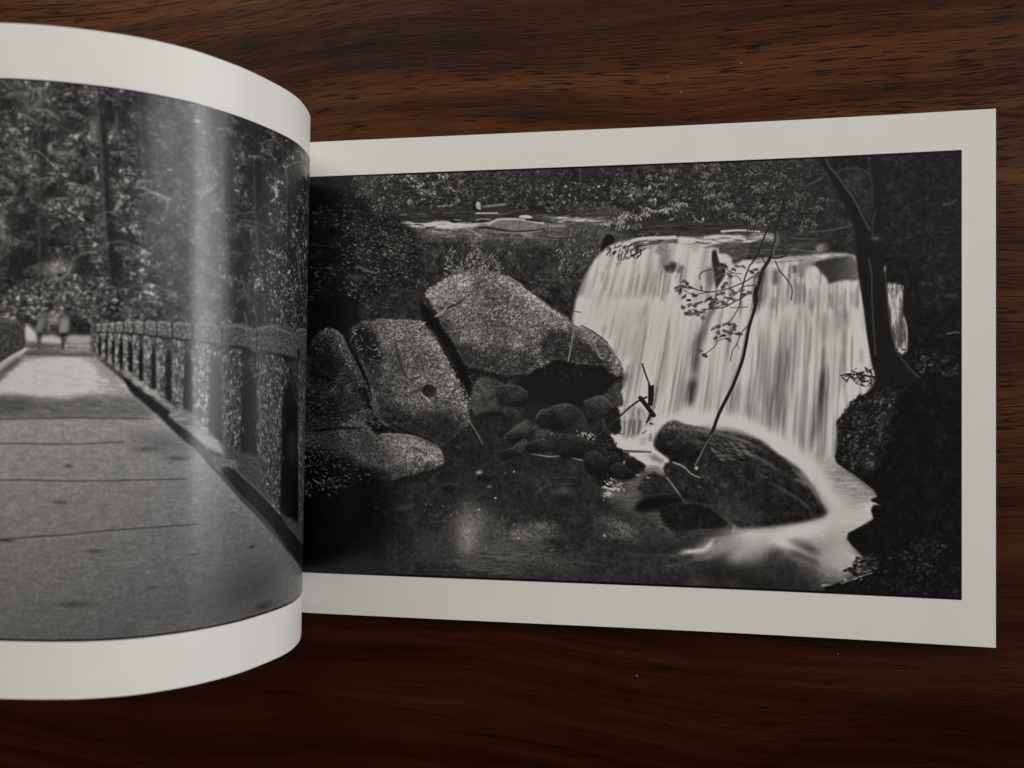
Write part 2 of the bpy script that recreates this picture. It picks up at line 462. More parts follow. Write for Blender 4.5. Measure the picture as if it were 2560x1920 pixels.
    # rough rock between lip and fall
    c.fill(P('A2', (1650, 1010), (2050, 1000), (2212, 1060)) + P('A3', (200, 1120), (420, 1160), (460, 1220), (200, 1280), (20, 1400)) + P('A2', (1900, 1600), (1700, 1640), (1620, 1400)), 62, 2, True, moss + 0.3 * n_ver, 0.22, 0.85)
    c.fill(P('A3', (10, 1330), (60, 1180), (130, 1140), (200, 1190), (190, 1280), (60, 1390)), 24, 1.5, True, n_fine, 0.15)
    c.leaves(P('A2', (1500, 1250), (2000, 1080), (1900, 1659), (1560, 1659)), 260, 8, 2.2, 1.9, 0.4, 50, 115, 2, clump=n_mid, shade=28)

    # ---- dark conifers on the left
    c.fill(D((640, 400), (740, 430), (800, 470), (880, 490), (900, 560), (880, 620), (800, 660), (770, 700), (640, 740)), 11, 8, True, n_mid, 0.3)
    c.fill(D((790, 470), (880, 490), (905, 560), (880, 640), (800, 620), (770, 540)), 34, 9, True, leaftex, 0.5)
    for cx, cy, rx, ry, n, an, hi in ((705, 470, 34, 24, 60, 0.5, 85), (742, 440, 26, 18, 40, 0.4, 75), (770, 492, 46, 24, 150, 0.5, 105),
                                      (820, 505, 50, 26, 190, 0.6, 120), (862, 540, 34, 40, 190, 0.8, 130), (790, 548, 52, 30, 160, 0.5, 110),
                                      (725, 585, 50, 20, 110, 0.3, 92), (835, 590, 44, 34, 150, 0.4, 112), (775, 620, 44, 22, 110, 0.5, 105),
                                      (700, 630, 30, 24, 50, 0.3, 62), (815, 650, 30, 20, 60, 0.6, 100), (720, 520, 34, 16, 40, 0.4, 70),
                                      (880, 585, 22, 40, 90, 0.9, 128), (690, 550, 26, 16, 40, .3, 66)):
        el = [(cx + rx * math.cos(t), cy + ry * math.sin(t)) for t in np.linspace(0, 2 * math.pi, 10, endpoint=False)]
        c.soft_blob(P('D', (cx, cy))[0], rx * 0.9, ry * 0.8, hi * 0.40, 0.75, an * 0.4, rd2 * 2 + rd1, 0.9)
        c.leaves(P('D', *el), int(n * 2.6), 7.0, 1.7, an, 0.45, 22, hi * 1.25, 1.7, a=0.85, shade=6, soft=8, clump=0.6 * n_fine + 0.6 * n_mid)
    c.stroke(P('A1', (660, 830), (830, 800), (950, 840), (1200, 870), (1400, 980)), 3, 2, 70, 1.0, 0.5)
    c.stroke(P('A1', (180, 1270), (420, 1300), (720, 1330)), 3, 2, 48, 1.4, 0.5)
    c.stroke(P('A1', (860, 1570), (950, 1640), (1060, 1659)), 6, 4, 84, 1.8, 0.6)
    c.stroke(P('B1', (820, 40), (920, 60), (1060, 110)), 6, 4, 84, 1.8, 0.6)
    c.soft_blob(S1('B1', 820, 180), 22, 9, 66, 0.8)
    c.stroke(P('B1', (200, 490), (260, 560), (300, 620), (400, 740)), 4, 2, 62, 0.9, 0.9)
    # mossy rock behind the boulders
    c.fill(D((800, 640), (900, 620), (960, 640), (950, 690), (880, 695), (790, 690), (770, 670)), 42, 5, True, moss, 0.3, 0.8)
    c.leaves(D((790, 625), (940, 610), (960, 690), (800, 690)), 320, 7, 2, 0.6, 0.8, 40, 105, 2.4, a=0.8, shade=16, clump=n_mid)
    c.fill(D((640, 655), (730, 650), (770, 690), (750, 720), (690, 705), (640, 715)), 5, 6)

    # ---- pool in front: everything below the rocks
    c.fill(D((640, 1000), (900, 960), (1000, 900), (1340, 800), (1800, 1000), (2100, 1000), (2100, 1320), (640, 1260)), 36, 10, False, 0.5 * n_big + 0.5 * n_mid + 0.3 * n_fine, 0.16)
    c.fill(D((640, 1020), (820, 1040), (850, 1120), (800, 1230), (640, 1250)), 9, 26, True, n_mid, 0.2)
    c.fill(D((880, 900), (1040, 880), (1250, 830), (1400, 900), (1300, 960), (1180, 1000), (1000, 1010)), 33, 10, True, n_mid, 0.12)

    # ---- waterfall
    fall = D((1332, 525), (1300, 545), (1272, 580), (1252, 625), (1242, 660), (1238, 700), (1262, 715), (1300, 745), (1330, 780), (1345, 805), (1338, 850), (1335, 900), (1330, 935), (1335, 965), (1400, 985), (1460, 1000),
             (1700, 985), (1760, 1060), (1800, 1120), (1900, 1110), (1885, 1075), (1830, 1020), (1805, 985), (1810, 930), (1850, 870), (1885, 830), (1895, 760), (1880, 680), (1868, 610), (1840, 550), (1740, 552), (1660, 560),
             (1600, 560), (1560, 540), (1530, 520), (1470, 512), (1400, 515))
    sl, m = c.mask(fall, 1.8)
    yy, xx = np.mgrid[sl[0], sl[1]].astype(np.float32)
    q0 = c.mp([S1('D', 1300, 520)])[0]; q1 = c.mp([S1('D', 1850, 520)])[0]
    tx = np.clip((xx - q0[0]) / (q1[0] - q0[0]), 0, 1)
    sh = -0.25 * (1 - tx) ** 1.2 - 0.015
    base_x = xx - sh * (yy - q0[1])
    s1 = band_noise(W, Hh, 34, 34, 0.3, 21); s2 = band_noise(W, Hh, 12, 12, 0.3, 22); s3 = band_noise(W, Hh, 70, 70, 0.5, 23)
    s1, s2, s3 = (blur(q_, b_) / blur(q_, b_).std() for q_, b_ in ((s1, 3.0), (s2, 1.6), (s3, 6.0)))
    led = c.mp([S1('B3', 300, 480)])[0][1] + 26 * tx + 5 * np.sin(xx / 23.0) + 4 * np.sin(xx / 9.0 + 1)
    t2 = 1 / (1 + np.exp(-(yy - led) / 3.0))                     # 0 above the mid ledge, 1 below it
    def streak(off):
        return 0.55 * sample(s1, base_x + off, yy * 0.030 + off) + 0.40 * sample(s2, base_x + off, yy * 0.016 + 300) + 0.45 * sample(s3, base_x + off, yy * 0.07 + 90)
    st = streak(0.0) * (1 - t2) + streak(411.0) * t2
    below = np.clip((yy - led) / 330, 0, 1)
    amp = (0.12 + 0.02 * tx) * (1 - t2) + t2 * (0.030 + 0.045 * below + 0.22 * np.clip(tx - 0.30, 0, 0.6) * np.clip(below * 2.2, 0, 1))
    wet = 160 - 14 * np.clip(tx - 0.45, 0, 1)
    v = wet * np.exp(amp * np.minimum(st, 1.1)) * (1 + 0.05 * t2 * np.exp(-np.maximum(yy - led, 0) / 40)) * (1 - 0.05 * (1 - t2) * np.clip((yy - led + 60) / 60, 0, 1))
    low = np.clip((yy - c.mp([S1('D', 1500, 760)])[0][1]) / 300, 0, 1)
    v = v * (1 - 0.34 * low * np.clip(tx * 1.7 - 0.4, 0, 1)) * (1 - 0.10 * np.clip(tx - 0.5, 0, 1))
    c.a[sl] = c.a[sl] * (1 - m) + v * m
    # single strands, long and tapering
    for i in range(460):
        t = rng.uniform(0.0, 1.0)
        X = 1255 + 620 * t
        up = rng.uniform() < 0.38
        y0 = (rng.uniform(545, 600) if up else rng.uniform(640, 860)) + 18 * t
        Lg = rng.uniform(40, 110) if up else rng.uniform(70, 260)
        slope = -0.24 * (1 - t) ** 1.2 - 0.015
        y1 = min(y0 + Lg, 965 - 40 * (1 - t) + 60 * t)
        X += slope * (y0 - 540) * 0.8
        if X < 1262 - 0.1 * (y0 - 600) and y0 > 600:
            continue
        dark = rng.uniform() < 0.35 + 0.35 * t
        v = rng.uniform(80, 122) if dark else rng.uniform(172, 190) - 12 * t
        w = rng.uniform(1.0, 3.6) if dark else rng.uniform(1.2, 5)
        if X > 1235 and X < 1870:
            q = c.mp(D((X, y0)))[0]
            if 0 <= q[1] < Hh and c.a[int(q[1]), int(np.clip(q[0], 0, W - 1))] > 100:
                c.stroke(D((X, y0), (X + slope * (y1 - y0) * 0.5, (y0 + y1) / 2), (X + slope * (y1 - y0) * 1.05, y1)), w, w * 1.5, v, 2.2 + w * 0.2, rng.uniform(0.25, 0.62) * (0.8 + 0.5 * t))
    # veils breaking on a mid ledge
    for reg, pts, w, val, al in (('B3', ((0, 470), (300, 490), (650, 500), (900, 540)), 26, 178, 0.55), ('B3', ((0, 430), (250, 440), (480, 430), (640, 470)), 14, 128, 0.3),
                                 ('B4', ((640, 480), (720, 380), (780, 370), (860, 420), (900, 480)), 16, 156, 0.6), ('B4', ((300, 130), (400, 40), (560, 20)), 14, 168, 0.5)):
        c.stroke(P(reg, *pts), w, w, val, 6, al)
    # dark gaps between the veils: (view, from, to, widths, value, softness, strength)
    for reg, pts, w0, w1, val, sf, al in (
            ('B3', ((1640, 440), (1550, 620), (1450, 850), (1390, 1150)), 12, 22, 62, 5, 0.85),
            ('B3', ((1440, 850), (1330, 1180), (1290, 1659)), 8, 30, 50, 7, 0.85), ('C3', ((1300, 0), (1250, 220), (1215, 430)), 28, 24, 36, 7, 0.95),
            ('B3', ((1330, 1000), (1250, 1350)), 10, 14, 100, 6, 0.6),
            ('C3', ((1900, 60), (1850, 330), (1820, 560)), 22, 34, 84, 8, 0.75), ('C3', ((2080, 0), (2060, 300), (2020, 600)), 20, 30, 92, 8, 0.7), ('C3', ((1700, 40), (1580, 300), (1560, 520)), 14, 18, 112, 7, 0.5),
            ('B4', ((290, 300), (250, 620), (230, 1000), (270, 1240)), 16, 30, 62, 7, 0.8), ('B4', ((400, 400), (330, 800), (320, 1200)), 10, 22, 92, 7, 0.6),
            ('B4', ((735, 560), (690, 800), (640, 1150), (610, 1430)), 10, 22, 46, 6, 0.9), ('B4', ((120, 200), (100, 700), (100, 1100)), 10, 22, 96, 7, 0.6),
            ('B4', ((500, 800), (460, 1150), (450, 1400)), 12, 26, 110, 8, 0.5), ('B4', ((1080, 420), (1060, 600)), 12, 12, 100, 5, 0.6),
            ('B4', ((860, 0), (850, 310)), 24, 22, 96, 5, 0.6), ('B4', ((950, 20), (940, 260)), 20, 16, 108, 5, 0.5), ('B4', ((700, 60), (690, 330)), 16, 14, 110, 6, 0.5), ('B4', ((1090, 0), (1090, 320)), 14, 12, 112, 5, 0.5),
            ('A4', ((770, 1450), (770, 1650)), 10, 12, 80, 5, 0.6), ('A4', ((480, 1330), (460, 1560)), 16, 12, 108, 5, 0.6), ('A4', ((990, 1420), (1000, 1650)), 16, 16, 104, 5, 0.6),
            ('A4', ((420, 1180), (420, 1290)), 12, 10, 48, 3, 0.8), ('A4', ((235, 1200), (220, 1420)), 14, 12, 58, 5, 0.8), ('A4', ((230, 1480), (200, 1659)), 14, 14, 92, 5, 0.7), ('A4', ((150, 1380), (90, 1659)), 8, 10, 104, 4, 0.6),
            ('B3', ((630, 500), (520, 900)), 10, 20, 128, 6, 0.5), ('B3', ((560, 820), (400, 1200), (330, 1280)), 8, 24, 112, 6, 0.5), ('B3', ((400, 1350), (350, 1600)), 10, 9, 100, 3, 0.7), ('B3', ((200, 1120), (210, 1250)), 8, 8, 110, 2, 0.6),
            ('B3', ((640, 90), (600, 470)), 10, 14, 118, 3, 0.6), ('B3', ((760, 60), (680, 420)), 8, 8, 112, 2.5, 0.55), ('B3', ((850, 90), (805, 440)), 5, 5, 88, 1.5, 0.7), ('B3', ((480, 250), (470, 420)), 16, 16, 130, 5, 0.5),
            ('B3', ((130, 100), (50, 420)), 12, 14, 112, 3, 0.6), ('B3', ((60, 60), (0, 300)), 6, 8, 112, 2, 0.6), ('B3', ((300, 560), (220, 900)), 8, 14, 138, 5, 0.4), ('B3', ((80, 820), (30, 980)), 10, 12, 118, 4, 0.5),
            ('A3', ((200, 1380), (60, 1659)), 8, 12, 118, 3, 0.5), ('A3', ((360, 1420), (200, 1600)), 8, 7, 96, 2, 0.6), ('A3', ((500, 1440), (440, 1560)), 12, 12, 126, 4, 0.5),
            ('E4', ((930, 150), (940, 330)), 50, 40, 62, 14, 0.7), ('E4', ((500, 0), (700, 160), (860, 380)), 20, 16, 112, 8, 0.5)):
        c.stroke(P(reg, *pts), w0 * 0.8, w1 * 0.8, val, sf * 1.15, al * (0.72 if val > 58 else 0.9))
    for i in range(150):
        t = rng.uniform(0.25, 1.0); X = 1255 + 610 * t; y0 = rng.uniform(640, 850) + 18 * t
        slope = -0.24 * (1 - t) ** 1.2 - 0.015
        X += slope * (y0 - 540) * 0.8
        y1 = min(y0 + rng.uniform(60, 220), 955 + 40 * t)
        q = c.mp(D((X, y0)))[0]
        if c.a[int(q[1]), int(np.clip(q[0], 0, W - 1))] > 40:
            c.stroke(D((X, y0), (X + slope * (y1 - y0) * 0.5, (y0 + y1) / 2), (X + slope * (y1 - y0) * 1.05, y1)), 1.4, 2.2, rng.uniform(140, 176) - 14 * t, 2.2, rng.uniform(0.2, 0.5))
    # smooth bright water sliding over the crest
    c.fill(P('A3', (430, 1230), (560, 1190), (900, 1180), (1010, 1160), (1090, 1230), (1080, 1270), (960, 1270), (760, 1310), (500, 1340)), 84, 2, True, n_hor, 0.35)
    c.stroke(P('A3', (440, 1225), (620, 1190), (900, 1185), (1030, 1175)), 8, 8, 168, 1.6, 0.85)
    c.leaves(P('A3', (140, 1330), (400, 1290), (580, 1330), (560, 1420), (300, 1470), (120, 1420)), 150, 9, 2.4, 2.2, 0.4, 26, 70, 1.5, a=0.8, clump=n_fine)
    c.stroke(P('A3', (440, 1440), (560, 1370), (620, 1330)), 4, 3, 34, 1.0, 0.9)
    c.fill(P('A3', (760, 1390), (800, 1290), (880, 1230), (960, 1270), (930, 1340), (860, 1420), (810, 1420)), 112, 2, True, n_fine, 0.10)
    c.fill(P('A3', (820, 1500), (880, 1400), (960, 1330), (940, 1500), (1010, 1500), (1060, 1540), (1030, 1659), (930, 1659), (860, 1560)), 104, 3, True, n_ver, 0.05, 0.8)
    c.fill(P('A3', (930, 1570), (1000, 1530), (1060, 1540), (1020, 1659), (930, 1659)) + P('B3', (1000, 60), (940, 125), (870, 20)), 44, 2.2, True, None, 0, 0.85)
    c.stroke(P('B3', (1150, 0), (1060, 140)), 12, 9, 84, 3, 0.8)
    c.fill(P('A3', (1400, 1180), (1640, 1150), (1950, 1160), (2212, 1240), (2212, 1300), (1900, 1260), (1640, 1290), (1450, 1300), (1250, 1260), (1330, 1200)), 128, 3, True, n_hor, 0.30)
    c.fill(P('A3', (1110, 1190), (1330, 1200), (1250, 1260), (1430, 1280), (1430, 1310), (1250, 1330), (1100, 1290)), 158, 2, True, n_hor, 0.08)
    c.fill(P('A3', (1440, 1300), (1640, 1270), (1900, 1240), (2212, 1290), (2180, 1430), (2060, 1440), (1890, 1550), (1820, 1540), (1820, 1480), (1760, 1410), (1640, 1400), (1630, 1320)), 64, 2.2, True, 0.6 * n_hor + 0.4 * n_fine, 0.20)
    c.stroke(P('A3', (1450, 1180), (1700, 1160), (2000, 1200)), 6, 6, 165, 2, 0.7)
    c.stroke(P('A3', (1680, 1095), (1950, 1080), (2200, 1100)), 5, 4, 152, 1.2, 0.9)
    c.stroke(P('A3', (1250, 1370), (1390, 1330)), 14, 12, 116, 4, 0.6)
    c.fill(P('A4', (0, 880), (220, 890), (250, 960), (0, 980)), 130, 2.5, True, n_hor, 0.2, 0.7)
    c.fill(P('A4', (0, 970), (250, 960), (600, 1000), (700, 1070), (200, 1120), (0, 1130)), 52, 2, True, n_hor, 0.18)
    c.fill(P('A4', (20, 1140), (200, 1115), (600, 1095), (880, 1080), (1000, 1095), (1010, 1135), (700, 1130), (480, 1160), (60, 1180)), 116, 1.8, True, n_hor, 0.14, grad=(142, S1('A4', 500, 1100), S1('A4', 1000, 1090)))
    c.fill(P('A4', (600, 1180), (700, 1140), (900, 1110), (1010, 1130), (1060, 1330), (900, 1350), (760, 1375), (740, 1330), (670, 1260)), 48, 2.2, True, n_mid, 0.05, grad=(74, S1('A4', 800, 1250), S1('A4', 1000, 1300)))
    c.fill(P('A4', (450, 1200), (480, 1160), (590, 1150), (620, 1190), (540, 1240), (520, 1330), (450, 1300)), 98, 3, True, None, 0, 0.8)
    c.fill(P('A4', (550, 1240), (650, 1230), (650, 1400), (540, 1420)), 158, 2.5, True, n_ver, 0.05)
    c.fill(P('A4', (0, 1380), (60, 1250), (140, 1220), (110, 1450), (50, 1659), (0, 1659)), 70, 3, True, n_ver, 0.25, 0.8)
    c.fill(P('A4', (625, 1030), (680, 985), (760, 985), (740, 1060), (660, 1065)), 104, 2.2, True, n_fine, 0.1, grad=(50, S1('A4', 650, 1020), S1('A4', 770, 1040)))
    # stream running out at the bottom right
    out = P('E4', (640, 100), (820, 60), (1000, 180), (1200, 330), (1245, 410), (1190, 600), (1000, 720), (900, 830), (1000, 960), (1080, 1060), (900, 1200), (700, 1260), (300, 1180), (0, 1060)) + P('E3', (1850, 900), (1500, 1080), (1300, 1000), (1600, 760), (1850, 660)) + P('E4', (300, 690), (560, 630), (730, 560), (760, 400), (660, 250))
    c.fill(out, 104, 9, True, 0.5 * n_hor + 0.5 * n_big, 0.14)
    c.fill(P('E4', (0, 700), (340, 680), (700, 600), (1000, 470), (1180, 480), (1170, 600), (980, 720), (880, 830), (700, 860), (400, 780), (200, 800), (0, 900)), 128, 8, True, n_hor, 0.10)
    c.fill(P('E4', (700, 860), (900, 840), (1020, 980), (1040, 1060), (880, 1120), (700, 1000)), 118, 9, True, n_big, 0.05)
    c.stroke(P('E4', (150, 760), (330, 850), (560, 980), (790, 1100)), 18, 14, 150, 4, 0.8)
    c.stroke(P('E4', (340, 830), (500, 890), (690, 1000)), 16, 24, 44, 7, 0.75)
    c.stroke(P('E4', (330, 820), (450, 860), (600, 900)), 10, 8, 62, 6, 0.5)
    c.fill(P('E4', (100, 1020), (180, 900), (330, 930), (480, 1040), (700, 1090), (800, 1160), (600, 1260), (0, 1240), (0, 1120)), 50, 12, True, n_big, 0.12)
    c.fill(P('E4', (0, 1130), (300, 1050), (500, 1160), (700, 1240), (700, 1360), (0, 1340)) + P('E3', (1400, 1500), (1500, 1250)), 30, 22, True, n_big, 0.10)
    c.stroke(P('E3', (2212, 900), (2000, 1050), (1800, 1120)), 40, 14, 96, 14, 0.6)
    c.stroke(P('E3', (1600, 760), (1520, 880), (1430, 960), (1200, 990), (1000, 1030)), 5, 12, 150, 3.5, 0.8)
    c.stroke(P('E3', (1720, 540), (1830, 600), (1850, 680), (1780, 760)), 6, 5, 128, 2.5, 0.8)
    c.stroke(P('E3', (1900, 720), (1750, 830), (1600, 900)), 14, 10, 92, 8, 0.5)
    c.stroke(P('E4', (690, 1275), (800, 1270)), 5, 4, 112, 2, 0.7)
    c.stroke(P('E3', (2060, 370), (2212, 440)) + P('E4', (140, 580)), 5, 4, 125, 1.2, 0.9)

    for pts, w0, w1, v, sf, al in ((((1790, 1060), (1830, 1100), (1860, 1130), (1830, 1180)), 40, 60, 120, 18, 0.8), (((1880, 1085), (1800, 1130), (1700, 1150), (1620, 1160), (1540, 1200)), 50, 30, 150, 13, 0.95), (((1700, 1140), (1620, 1180), (1560, 1215)), 26, 18, 128, 12, 0.7), (((1650, 1150), (1720, 1190), (1800, 1235)), 18, 16, 152, 7, 0.85),
                                   (((1800, 1130), (1810, 1180), (1790, 1220)), 50, 40, 124, 18, 0.8), (((1690, 1185), (1740, 1205), (1780, 1225)), 14, 22, 46, 7, 0.8), (((1620, 1165), (1560, 1185), (1500, 1200)), 14, 8, 110, 10, 0.6)):
        c.stroke(D(*pts), w0, w1, v, sf, al)
    # ---- boulder in the stream with water sliding off it
    bould = P('C3', (735, 965), (755, 860), (820, 750), (900, 665), (1030, 620), (1180, 665), (1350, 700), (1560, 730), (1900, 770), (2150, 860)) + P('B4', (120, 1370), (330, 1540), (470, 1640)) + P('E4', (480, 180), (590, 310), (680, 470), (735, 570), (560, 630), (340, 670), (100, 690)) + P('E3', (1860, 620), (1600, 420), (1440, 200), (1000, -20)) + P('C3', (940, 1150), (830, 1080))
    c.stroke(P('C3', (700, 760), (860, 640), (1100, 580), (1500, 600), (1900, 660)) + P('B4', (60, 1260), (300, 1420), (560, 1620)) + P('E4', (640, 220), (800, 420)), 18, 46, 168, 11, 1.0)
    c.stroke(D((1700, 955), (1760, 1020), (1800, 1080), (1830, 1110)), 26, 40, 150, 14, 0.85)
    c.fill(bould, 31, 2.6, True, 0.25 * moss + 0.7 * n_mid + 0.3 * rd1, 0.24)
    c.shade(P('C3', (900, 680), (1500, 740), (2000, 860), (2100, 1000), (1600, 900), (1000, 800)), 1.7, 8)
    c.shade(P('C3', (800, 1000), (1300, 1050), (1400, 1200), (1000, 1200)), 0.6, 8)
    c.stroke(P('C3', (1250, 690), (1560, 700), (1900, 760), (2200, 880)), 16, 10, 104, 5, 0.55)
    c.stroke(P('C3', (1250, 760), (1500, 745), (1750, 790)), 5, 4, 78, 3, 0.6)
    c.fill(P('C3', (860, 730), (930, 650), (1040, 625), (1200, 680), (1500, 720), (1150, 740), (960, 740), (880, 780)), 64, 2.5, True, n_fine, 0.25)
    c.leaves(P('C3', (1560, 900), (2000, 880), (2100, 1120), (1700, 1150), (1560, 1050)), 120, 12, 3, 0.35, 0.3, 50, 100, 1.5, a=0.6, shade=22)
    c.fill(P('E4', (0, 240), (400, 230), (560, 330), (700, 560), (500, 630), (0, 680)), 24, 8, True, n_mid, 0.18, 0.8)
    c.stroke(P('E4', (390, 230), (480, 245), (560, 320)), 5, 8, 84, 4, 0.7)
    c.leaves(P('E4', (0, 0), (160, 0), (180, 180), (60, 240)), 40, 8, 3, 0.6, 0.6, 30, 62, 1.5, a=0.6)

    for pts, w, v, al in ((((1450, 925), (1520, 930), (1600, 950), (1680, 990)), 4, 92, 0.5), (((1560, 965), (1640, 990), (1700, 1030)), 4, 78, 0.5), (((1480, 950), (1540, 960)), 5, 70, 0.5), (((1640, 1030), (1720, 1075), (1760, 1110)), 4, 70, 0.5), (((1700, 1000), (1750, 1050), (1775, 1095)), 5, 104, 0.6),
                          (((1560, 1200), (1500, 1205), (1430, 1195)), 9, 82, 0.5), (((1560, 1180), (1480, 1215), (1400, 1225)), 7, 66, 0.5)):
        c.stroke(D(*pts), w, w * 0.8, v, 3.5, al)
    # ---- dark bank and trees on the right
    bank = P('A4', (700, 60), (800, 240), (900, 440), (1000, 640), (1060, 900), (1040, 1100), (1060, 1330), (1110, 1659)) + P('B4', (1140, 330), (1180, 560), (1220, 700), (1290, 820), (1160, 870), (1010, 945), (920, 1060), (832, 1160), (845, 1300), (840, 1440), (818, 1500), (830, 1560)) + P('E4', (840, 70), (1000, 180), (1200, 330), (1240, 400), (1175, 425), (1170, 440), (1280, 490), (1200, 480), (1170, 530), (1200, 620), (1080, 690), (950, 760), (935, 820), (1000, 900), (1060, 960), (1180, 1000), (1270, 1030), (1150, 1150), (900, 1240), (720, 1290), (700, 1420), (2300, 1500)) + P('A4', (2300, -300), (900, -200))
    c.fill(bank, 21, 1.4, False, n_mid + 0.6 * rd1 + 0.5 * rd2, 0.20, grad=(12, S1('A4', 1400, 900), S1('B4', 1600, 1000)))
    c.fill(P('A4', (560, 150), (720, 130), (860, 330), (1040, 640), (1090, 900), (1000, 880), (700, 900), (620, 760), (560, 400)), 34, 14, True, n_mid, 0.15, 0.85)
    c.fill(P('A4', (700, 900), (1000, 830), (1080, 900), (1060, 1090), (880, 1075), (760, 1060), (760, 990)), 34, 5, True, n_mid, 0.15, 0.9)
    c.stroke(P('A4', (560, 870), (800, 845), (940, 810)), 5, 4, 66, 1.5, 0.7)
    c.leaves(P('A4', (1500, 300), (2080, 300), (2080, 1500), (1600, 1500)), 340, 11, 5, 0.2, 0.8, 22, 40, 2, a=0.6, clump=n_big)
    c.stroke(P('A4', (1880, 600), (1960, 585), (2010, 550)), 5, 3, 58, 2, 0.7)
    c.fill(P('A4', (1320, 1390), (1390, 1375), (1480, 1400), (1490, 1450), (1480, 1659)) + P('B4', (1500, 140), (1525, 250), (1520, 470), (1440, 480), (1400, 400), (1360, 200), (1335, 0)), 96, 2.0, True, n_ver, 0.26)
    c.stroke(P('A4', (1395, 1400), (1400, 1659)) + P('B4', (1410, 200)), 14, 10, 128, 3, 0.6)
    c.stroke(P('B4', (1470, 60), (1460, 300), (1470, 470)), 16, 16, 46, 4, 0.7)
    c.stroke(P('B4', (1500, 140), (1525, 260), (1520, 460)), 4, 4, 100, 1.2, 0.8)
    c.fill(P('A4', (840, 300), (960, 250), (1150, 290), (1180, 560), (1180, 840), (1060, 630), (960, 480)), 38, 6, True, n_mid, 0.12, 0.9)
    c.fill(P('A4', (1240, 100), (1500, 100), (1480, 900), (1320, 900)), 27, 14, True, n_mid, 0.2, 0.8)
    c.fill(P('A4', (720, 110), (830, 300), (960, 480), (1060, 640), (1160, 850), (1190, 960), (1040, 1060), (1010, 850), (930, 650), (840, 460), (750, 300), (650, 120)), 19, 2.5, True, n_ver, 0.06, 0.92)
    c.fill(P('A4', (1145, 100), (1235, 100), (1260, 400), (1290, 640), (1300, 920), (1190, 940), (1190, 620), (1170, 330)), 22, 2.5, True, n_ver, 0.08, 0.9)
    trunk = P('A4', (1040, 1050), (1060, 1330), (1105, 1600)) + P('B4', (1130, 250), (1170, 500), (1190, 620), (1260, 760), (1330, 840), (1660, 740), (1560, 640), (1440, 490), (1380, 300), (1350, 100)) + P('A4', (1320, 1400), (1300, 1200), (1260, 950))
    c.fill(trunk, 20, 1.6, True, n_ver, 0.06)
    c.stroke(P('A4', (1150, 1130), (1180, 1300), (1180, 1500), (1190, 1650)) + P('B4', (1195, 200), (1215, 500)), 4, 4, 56, 1.6, 0.7)
    c.stroke(P('A4', (1310, 1210), (1320, 1400)) + P('B4', (1350, 120), (1400, 380), (1440, 490), (1560, 640), (1640, 720)), 4, 5, 46, 1.8, 0.7)
    c.soft_blob(S1('A4', 1310, 1230), 3, 8, 90, 0.8)
    c.stroke(P('A4', (720, 130), (760, 220), (830, 300), (900, 400), (980, 510), (1050, 630), (1090, 720), (1160, 850)), 6, 5, 62, 1.8, 0.6)
    c.stroke(P('A4', (830, 285), (880, 255), (960, 238), (1080, 250), (1150, 290)), 4, 4, 54, 1.8, 0.6)
    c.stroke(P('A4', (1150, 110), (1165, 300), (1185, 480), (1190, 620)), 7, 5, 46, 2.1, 0.6)
    c.stroke(P('A4', (1205, 690), (1190, 760), (1188, 900)), 5, 4, 52, 2, 0.6)
    c.soft_blob(S1('A4', 1215, 930), 10, 6, 72, 0.7)
    c.stroke(P('A4', (540, 410), (620, 370), (700, 325)), 5, 4, 62, 1.6, 0.7)
    c.stroke(P('A4', (890, 580), (910, 660)), 3, 2, 56, 1.4, 0.6)
    c.fill(P('B4', (1290, 830), (1180, 870), (1020, 950), (930, 1060), (850, 1170), (855, 1300), (855, 1500), (1000, 1650), (1200, 1650), (1330, 1300), (1420, 900)), 30, 5, True, 0.5 * moss + 0.6 * n_mid + 0.9 * rd1, 0.42, 0.92)
    c.leaves(P('B4', (1250, 850), (1000, 970), (870, 1160), (900, 1450), (1050, 1560), (1250, 1300), (1350, 960)), 340, 7, 3, 1.8, 0.7, 22, 78, 2.0, a=0.7, clump=n_mid, shade=8)
    c.stroke(P('B4', (1320, 1060), (1280, 1180), (1240, 1340)), 8, 12, 40, 4, 0.6)
    c.leaves(P('B4', (1500, 480), (1660, 460), (2080, 540), (2080, 700), (1700, 700)), 150, 8, 3, 0.3, 0.7, 24, 60, 2.5, a=0.7, clump=n_mid)
    c.stroke(P('B4', (1930, 290), (2010, 275), (2080, 290)), 5, 4, 66, 2, 0.7)
    c.leaves(P('E4', (1300, 1020), (1600, 880), (2080, 720), (2090, 1400), (1200, 1380), (760, 1340), (1000, 1220)), 560, 6.5, 3.4, 0.2, 0.9, 14, 44, 2.2, a=0.6, clump=n_mid, shade=9)
    c.leaves(P('E4', (1480, 880), (1800, 880), (1800, 1130), (1480, 1130)), 90, 6.5, 3.4, 0.2, 0.9, 20, 48, 1.8, a=0.55)
    c.leaves(P('E4', (960, 1080), (1080, 1000), (1240, 1010), (1180, 1150), (1000, 1180)), 46, 11, 5, 0.2, 0.8, 12, 36, 1, a=0.85)
    c.leaves(P('E4', (1080, 1060), (1250, 1040), (1150, 1160), (900, 1250)), 26, 7, 2.6, -0.35, 0.5, 60, 110, 1, a=0.7)
    c.stroke(P('E4', (880, 1255), (1000, 1210), (1180, 1150)), 4, 3, 96, 1.5, 0.6)
    c.leaves(P('B4', (880, 710), (1000, 660), (1200, 660), (1240, 740), (1150, 820), (1000, 760)), 60, 12, 2.4, 0.3, 0.6, 14, 44, 1, a=0.9)
    c.stroke(P('B4', (870, 705), (960, 690), (1060, 700), (1220, 720)), 3, 4, 22, 0.9, 0.9)
    c.stroke(P('B4', (980, 655), (1080, 700)), 3, 3, 24, 0.8, 0.9)
